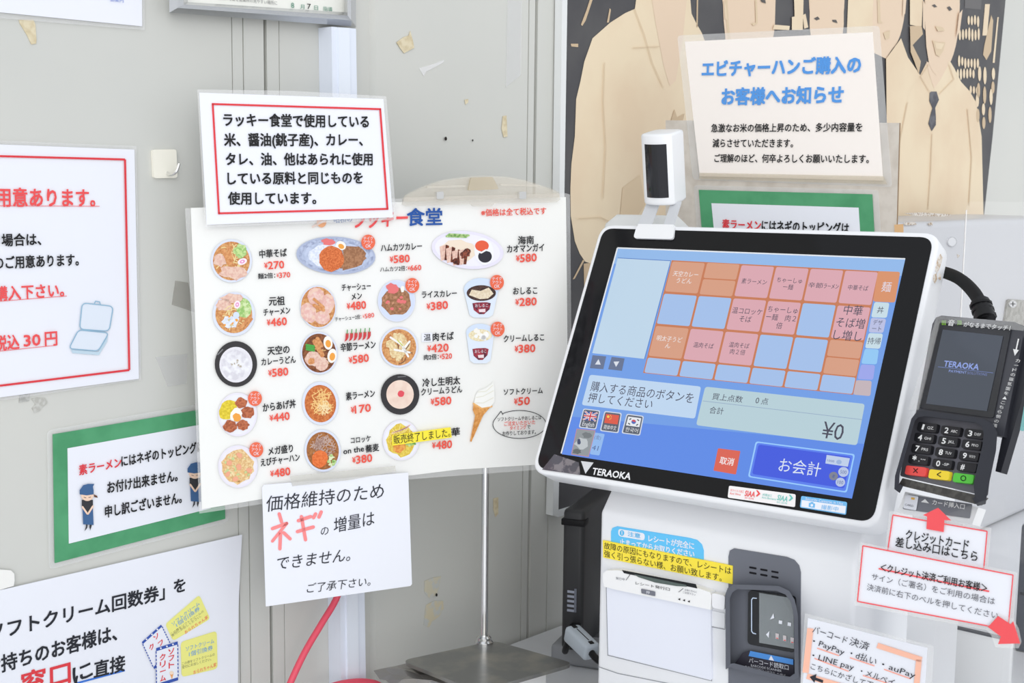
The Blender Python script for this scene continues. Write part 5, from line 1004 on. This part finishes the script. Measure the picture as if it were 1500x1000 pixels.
# keypad block
kp = [(1338, 608), (1452, 622), (1440, 725), (1318, 697)]
b = MB(); b.slab(TERM, rq(kp, 4), .004, .006, mat((104, 104, 112), .4, .35), TD); kb = b.build('keypad_block', t)
sh_o = [(1318, 722), (1310, 716), (1311, 697), (1335, 613), (1341, 605), (1352, 601), (1440, 613), (1455, 621), (1461, 634), (1459, 660), (1446, 722), (1444, 738), (1432, 741)]
sh_i = [(1323, 712), (1317, 708), (1318, 694), (1340, 616), (1345, 611), (1354, 609.5), (1430, 619), (1438, 624), (1441, 634), (1439, 652), (1426, 708), (1428, 728), (1424, 730)]
b = MB(); n_ = len(sh_o); SH = mat((52, 54, 62), .45, .3)
for k in range(n_ - 1):
    A = lambda p, h: TERM.px(*p, h); j = k + 1; hk = .012
    b.poly([A(sh_o[k], -.004), A(sh_o[j], -.004), A(sh_o[j], hk), A(sh_o[k], hk)], SH); b.poly([A(sh_o[k], hk), A(sh_o[j], hk), A(sh_i[j], hk + .001), A(sh_i[k], hk + .001)], SH); b.poly([A(sh_i[k], hk + .001), A(sh_i[j], hk + .001), A(sh_i[j], .003), A(sh_i[k], .003)], SH)
b.build('privacy_shield', t)
keys = [('1', 'QZ.', 1358, 625.5), ('2', 'ABC', 1392.4, 630.5), ('3', 'DEF', 1427, 635), ('4', 'GHI', 1353.6, 641), ('5', 'JKL', 1388.4, 646), ('6', 'MNO', 1423, 651), ('7', 'PRS', 1349.4, 657), ('8', 'TUV', 1384, 662.4), ('9', 'WXY', 1419, 667.6), ('*', ",'\"", 1345, 673), ('0', '-SP', 1380, 679), ('#', '', 1416, 683.6)]
def key(x, y, m_, w=14.2, h=6.4, name='key'):
    b = MB(); q = rq([(x - w + 1.4, y - h - 1.6), (x + w + 1, y - h + 1.8), (x + w - 1.4, y + h + 1.8), (x - w - 1, y + h - 1.6)], 3.2); top = [TERM.px(u, v, .0072) for u, v in q]; c_ = TERM.px(x, y, .0072)
    bot = [c_ + (p - c_) * 1.07 - TERM.n * .0036 for p in top]; b.prism(top, bot, m_); return b, name
for d_, l_, x, y in keys:
    b, nm = key(x, y, mat((34, 34, 38), .35, .35)); ky = b.build(nm, kb)
    b = MB(); wd = 2.6 if d_ == '1' else 5.5; b.text(TERM, d_, (x - 5.7 - wd / 2, y - 1), (x - 5.7 + wd / 2, y - .2), 8.5 if d_ != '*' else 11, WT, .0075, .02)
    if l_: b.text(TERM, l_, (x + .5, y + .2), (x + 10, y + 1.6), 4.2, WT, .0075, .004)
    b.build('key_marking', ky)
for x, y, c, lb in ((1341, 689.4, (240, 84, 80), 'red cancel key'), (1375.4, 695, (252, 222, 60), 'yellow back key'), (1411, 700.2, (92, 204, 70), 'green confirm key')):
    b, nm = key(x, y, mat(c, .35, .35), 15, 6.6); ky = b.build(nm, kb, label=lb); b = MB(); z = .0075
    if 'red' in lb: b.stroke(TERM, [(x - 3, y - 4), (x + 3, y + 3)], 1.2, z, DARK, False); b.stroke(TERM, [(x + 3.4, y - 3.4), (x - 3.4, y + 2.6)], 1.2, z, DARK, False)
    elif 'yellow' in lb: b.stroke(TERM, [(x + 3, y - 4), (x - 3, y - .4), (x + 2.6, y + 3)], 1.2, z, DARK, False)
    else: b.stroke(TERM, [(x + 3.6 * math.cos(a * .45), y + 3.6 * math.sin(a * .45)) for a in range(15)], 1.2, z, DARK, False)
    b.build('key_marking', ky)
b = MB(); b.slab(TERM, [(1322, 700), (1440, 727), (1430, 738), (1316, 710)], .006, .007, mat((92, 90, 86), .5, .3, noise=(200, (70, 68, 66), .4, .6))); b.build('card_slot', t)
b = MB(); b.slab(TERM, [(1330, 612), (1342, 603), (1344, 596), (1374, 470), (1368, 470), (1340, 590)], .004, .001, CLEAR); b.slab(TERM, [(1330, 600), (1372, 462), (1486, 471), (1500, 478), (1498, 484), (1376, 472), (1345, 600)], .005, .001, clear(body=.08, gloss=.1, rough=.1)); b.build('clear_cover', t, label='clear plastic cover with bubbles')
cp = [TERM.px(1443, 466, -.01), TERM.px(1440, 455, -.012), at_depth(1428, 430, 1.16), at_depth(1405, 408, 1.22), at_depth(1376, 397, 1.3), at_depth(1340, 392, 1.4)]
CORD = mat((24, 24, 26), .65, .1)
b = MB(); b.tube(cp, .0058, CORD, 12); b.build('cord', t, label='thick black cord')
b = MB(); b.tube([TERM.px(1444, 468, -.01), TERM.px(1440, 454, -.012), TERM.px(1436, 444, -.014)], .0085, DARK, 12)
for k in range(3): c_ = lerp((1443, 464), (1437, 447), k / 2); b.tube([TERM.px(c_[0] + .3, c_[1] + 1.5, -.0125), TERM.px(c_[0], c_[1], -.0125), TERM.px(c_[0] - .3, c_[1] - 1.5, -.0125)], .0096, DARK, 12)
b.build('strain_relief', t)

# white stand that carries the terminal
t = thing('terminal_stand', 'white stand under the card terminal with a grey card slot label', 'stand', V((TERM.px(1380, 740, -.04).x, TERM.px(1380, 740, -.04).y, COUNTER_Z)))
b = MB(); b.slab(TERM, [(1326, 720), (1433, 743), (1424, 768), (1418, 767), (1314, 750)], -.006, .010, WHITE); b.build('slot_block', t)
b = MB(); q4 = [TERM.px(u, v, -.0365) for u, v in ((1350, 640), (1420, 655), (1410, 745), (1335, 730))]; q4b = [V((p.x, p.y, 0)) for p in q4]
xs_ = [TERM.px(u, v, -.0365 - d) for u, v, d in ((1338, 728, 0), (1412, 746, 0), (1412, 746, .045), (1338, 728, .045))]
b.prism(xs_, [V((p.x, p.y, COUNTER_Z + .0005)) for p in xs_], WHITE); b.build('post', t)
b = MB(); b.slab(TERM, [(1350, 560), (1440, 575), (1420, 700), (1335, 690)], -.0125, .024, WHITE); b.build('back_bracket', t)
b = MB(); b.slab(TERM, rq([(1330, 724), (1424, 738), (1420, 759), (1322, 745)], 2), -.0052, .0006, mat((122, 124, 132), .4, .3)); lb_ = b.build('slot_label', t)
b = MB(); b.flat(TERM, rq([(1327, 724), (1345.5, 727), (1342, 747.5), (1323, 744)], 2), -.0046, PAPER); b.flat(TERM, [(1335, 728), (1340, 729), (1339.4, 732), (1334.4, 731)], -.0042, mat((240, 190, 90), .4, .3)); b.text(TERM, 'CARD', (1325.5, 738.5), (1338, 741), 3, GREY, -.0042)
b.text(TERM, 'カード挿入口', (1366, 735), (1413, 742), 8, WT, -.0046, .015); b.flat(TERM, [(1355, 730.5), (1361, 737), (1349, 735)], -.0046, WT); b.build('lettering', lb_)

# ------------------------------------------------------------------ card payment signs
PR = mat((246, 92, 98), .45, .25)
CR2 = CRED.shift(-.006)
q1 = [(1308, 754), (1446, 778), (1441, 833), (1300, 808)]
t, sh = sign('card_slot_sign', 'white sign with red outline and an upward red arrow below the card terminal', CR2, q1, [(1303, 748), (1452, 773), (1446, 838), (1296, 812)], 0)
b = MB(); 
for k in range(4): b.stroke(CR2, [q1[k], q1[(k + 1) % 4]], 1.8, .0012, PR, False)
b.build('red_border', t)
b = MB(); b.slab(CR2, [(1352, 754), (1374, 743.5), (1393, 762), (1383, 761.5), (1382, 779), (1357, 774.5), (1358, 756.5)], .002, .0006, PR); b.build('red_arrow', t, label='red upward arrow')
b = MB(); b.text(CR2, 'クレジットカード', (1327, 782), (1419, 798), 15, BLACK, .0013, .013); b.text(CR2, '差し込み口はこちら', (1312, 793), (1432, 815), 15, BLACK, .0013, .013); b.build('black_lettering', t)
q2_ = [(1264, 799), (1484, 842), (1476.5, 922), (1256, 880.5)]
t, sh = sign('signature_sign', 'wider white sign with red outline and a slanting red arrow at its lower corner', CRED, q2_, [(1260, 794), (1490, 838), (1483, 930), (1252, 886)], 0)
b = MB()
for k in range(4): b.stroke(CRED, [q2_[k], q2_[(k + 1) % 4]], 1.8, .0012, PR, False)
b.build('red_border', t)
b = MB(); b.text(CRED, '＜クレジット決済ご利用お客様＞', (1290, 830), (1446, 861.5), 12.5, BLACK, .0014, .012); b.stroke(CRED, [(1287, 832.5), (1370, 850), (1449, 866)], 2.2, .0012, PR, False); b.build('heading_lettering', t)
b = MB(); TH = mat((96, 96, 104), .5, .2); b.text(CRED, 'サイン（ご署名）をご利用の場合は', (1277, 844), (1457.5, 880.5), 10.5, TH, .0013, .004); b.text(CRED, '決済前に右下のベルを押してください', (1270, 859), (1462, 901.5), 10.5, TH, .0013, .004); b.build('grey_lettering', t)
b = MB(); b.slab(CRED, [(1447, 918), (1462, 902), (1480, 914), (1484, 910), (1494, 942), (1462, 943), (1466, 932)], .0022, .0006, PR); b.build('red_arrow', t, label='red slanting arrow'); b = MB(); b.slab(CRED, [(1443, 920), (1452, 930), (1458, 948), (1492, 949), (1496, 940), (1492, 920), (1484, 906), (1462, 898)], .0014, .0005, FILM); b.build('clear_film', t)
q3 = [(1183.5, 905), (1358, 948.5), (1352, 1040), (1176, 1000)]
t, sh = sign('barcode_payment_card', 'handwritten payment card with orange marker bands beside the scanner bay', BARC, q3, [(1179, 898), (1368, 946), (1362, 1050), (1172, 1006)], 0)
OM = mat((255, 196, 172), .5, .2)
for pts, w_ in (([(1187, 920), (1180, 985)], 9), ([(1285, 945), (1350, 966)], 8), ([(1346, 966), (1342, 1010)], 8.5), ([(1182, 990), (1260, 1012)], 8)): b = MB(); b.stroke(BARC, pts, w_, .0008, OM, False); b.build('marker_band', t, label='orange marker band')
for ln in (('バーコード', (1191, 921), (1241, 938), 12), ('決済', (1245, 938), (1273, 947.5), 13), ('・PayPay', (1191, 938), (1237, 955), 11), ('・d払い', (1246, 956), (1284, 969), 12), ('・auPay', (1292, 972), (1341, 989), 11), ('・LINE pay', (1190, 959), (1251, 977), 11), ('・メルペイ', (1261, 982), (1310, 1000), 11), ('こちらにかざして下さい', (1188, 975), (1300, 1010), 10)):
    b = MB(); b.text(BARC, *ln, HW, .0012, .008, .12); b.build('black_lettering', t)
b = MB()
for pts in ([(1197, 949), (1229, 960)], [(1245, 963), (1281, 975)], [(1295, 980), (1334, 994)], [(1193, 964), (1243, 983)], [(1264, 989), (1308, 1003)]): b.stroke(BARC, pts, 1.5, .001, mat((255, 170, 150), .5, .2), False)
b.flat(BARC, [(1186, 991), (1196, 987), (1195, 992), (1206, 996), (1205, 1000), (1194, 996), (1193, 1000)], .0012, HW); b.build('marker_underline', t)
# clear holder that carries the signs
t = thing('sign_holder', 'clear acrylic holder carrying the two red-outlined card signs', 'holder', V((CRED.px(1390, 900, -.02).x, CRED.px(1390, 900, -.02).y, COUNTER_Z)))
b = MB(); b.slab(CRED, [(1302, 785), (1470, 722), (1478, 840), (1478, 925), (1302, 890)], -.0085, .003, CLEAR); b.build('front_panel', t)
hb = [CRED.px(1370, 903, -.0085), CRED.px(1470, 922, -.0085)]
b = MB(); fwd = V((.3, .6, 0)) * .1
b.prism([hb[0], hb[1], V((hb[1].x, hb[1].y, COUNTER_Z)) , V((hb[0].x, hb[0].y, COUNTER_Z))], [p + V((.002, .003, 0)) for p in (hb[0], hb[1], V((hb[1].x, hb[1].y, COUNTER_Z)), V((hb[0].x, hb[0].y, COUNTER_Z)))], CLEAR); b.build('support_leg', t)
# grey box under the signs and dark box beyond it
GB = facing(at_height(1390, 1075, COUNTER_Z), -40)
t = thing('grey_board', 'pale grey board with a dark top edge standing under the red-outlined signs', 'board', GB.O)
x0, x1 = GB.loc(1303, 950)[0], GB.loc(1481, 960)[0]; yt = GB.loc(1390, 916)[1]
b = MB(); b.box(GB, x0, x1, .0005, yt, -.008, 0, mat((214, 215, 216), .35, .4), .002); b.build('panel_sheet', t)
b = MB(); b.box(GB, x0 - .0005, x1, yt - .002, yt + .0004, -.005, .0006, mat((70, 72, 78), .5, .2)); b.box(GB, x0 - .0008, x0 + .0008, .01, yt, -.003, .0006, mat((90, 92, 98), .5, .2)); b.build('edge_trim', t)
b = MB(); b.slab(GB, [(1303, 904), (1329, 909.5), (1318, 918), (1303, 914)], .0006, .0005, mat((110, 178, 176), .4, .3)); b.build('teal_label', t)
DB = facing(at_height(1545, 965, COUNTER_Z), -34)
t = thing('dark_cabinet', 'dark blue-grey cabinet at the edge beyond the red-outlined signs', 'cabinet', DB.O)
x0 = DB.loc(1489, 880)[0]; yt = DB.loc(1500, 768)[1]
b = MB(); b.box(DB, x0, x0 + .25, .0005, yt, -.12, 0, mat((74, 80, 92), .4, .35), .004); b.build('casing', t)
b = MB(); b.box(DB, x0 + .004, x0 + .24, yt * .45, yt * .47, -.001, .0008, mat((40, 44, 52), .5, .2)); b.build('panel_seam', t)
# tall clear acrylic panel behind the terminal
ACR = facing(at_depth(1450, 500, 1.56), -8)
t = thing('acrylic_panel', 'tall clear acrylic panel standing behind the card terminal', 'panel', ACR.pt(.05, COUNTER_Z - ACR.O.z))
xa, xb_ = ACR.loc(1411, 400)[0], ACR.loc(1560, 400)[0]; yb = COUNTER_Z - ACR.O.z; yt = ACR.loc(1440, 295)[1]
b = MB(); b.rbox(ACR, rq([(xa, yt), (xb_, yt), (xb_, yb + .0005), (xa, yb + .0005)], .008), -.003, 0, clear(body=.015, gloss=.012, rough=.04)); b.build('sheet', t)
b = MB(); b.box(ACR, xa - .0006, xa + .0006, yb + .02, yt - .01, -.0032, .0002, clear(body=.5, gloss=.1, rough=.1)); b.build('polished_edge', t)
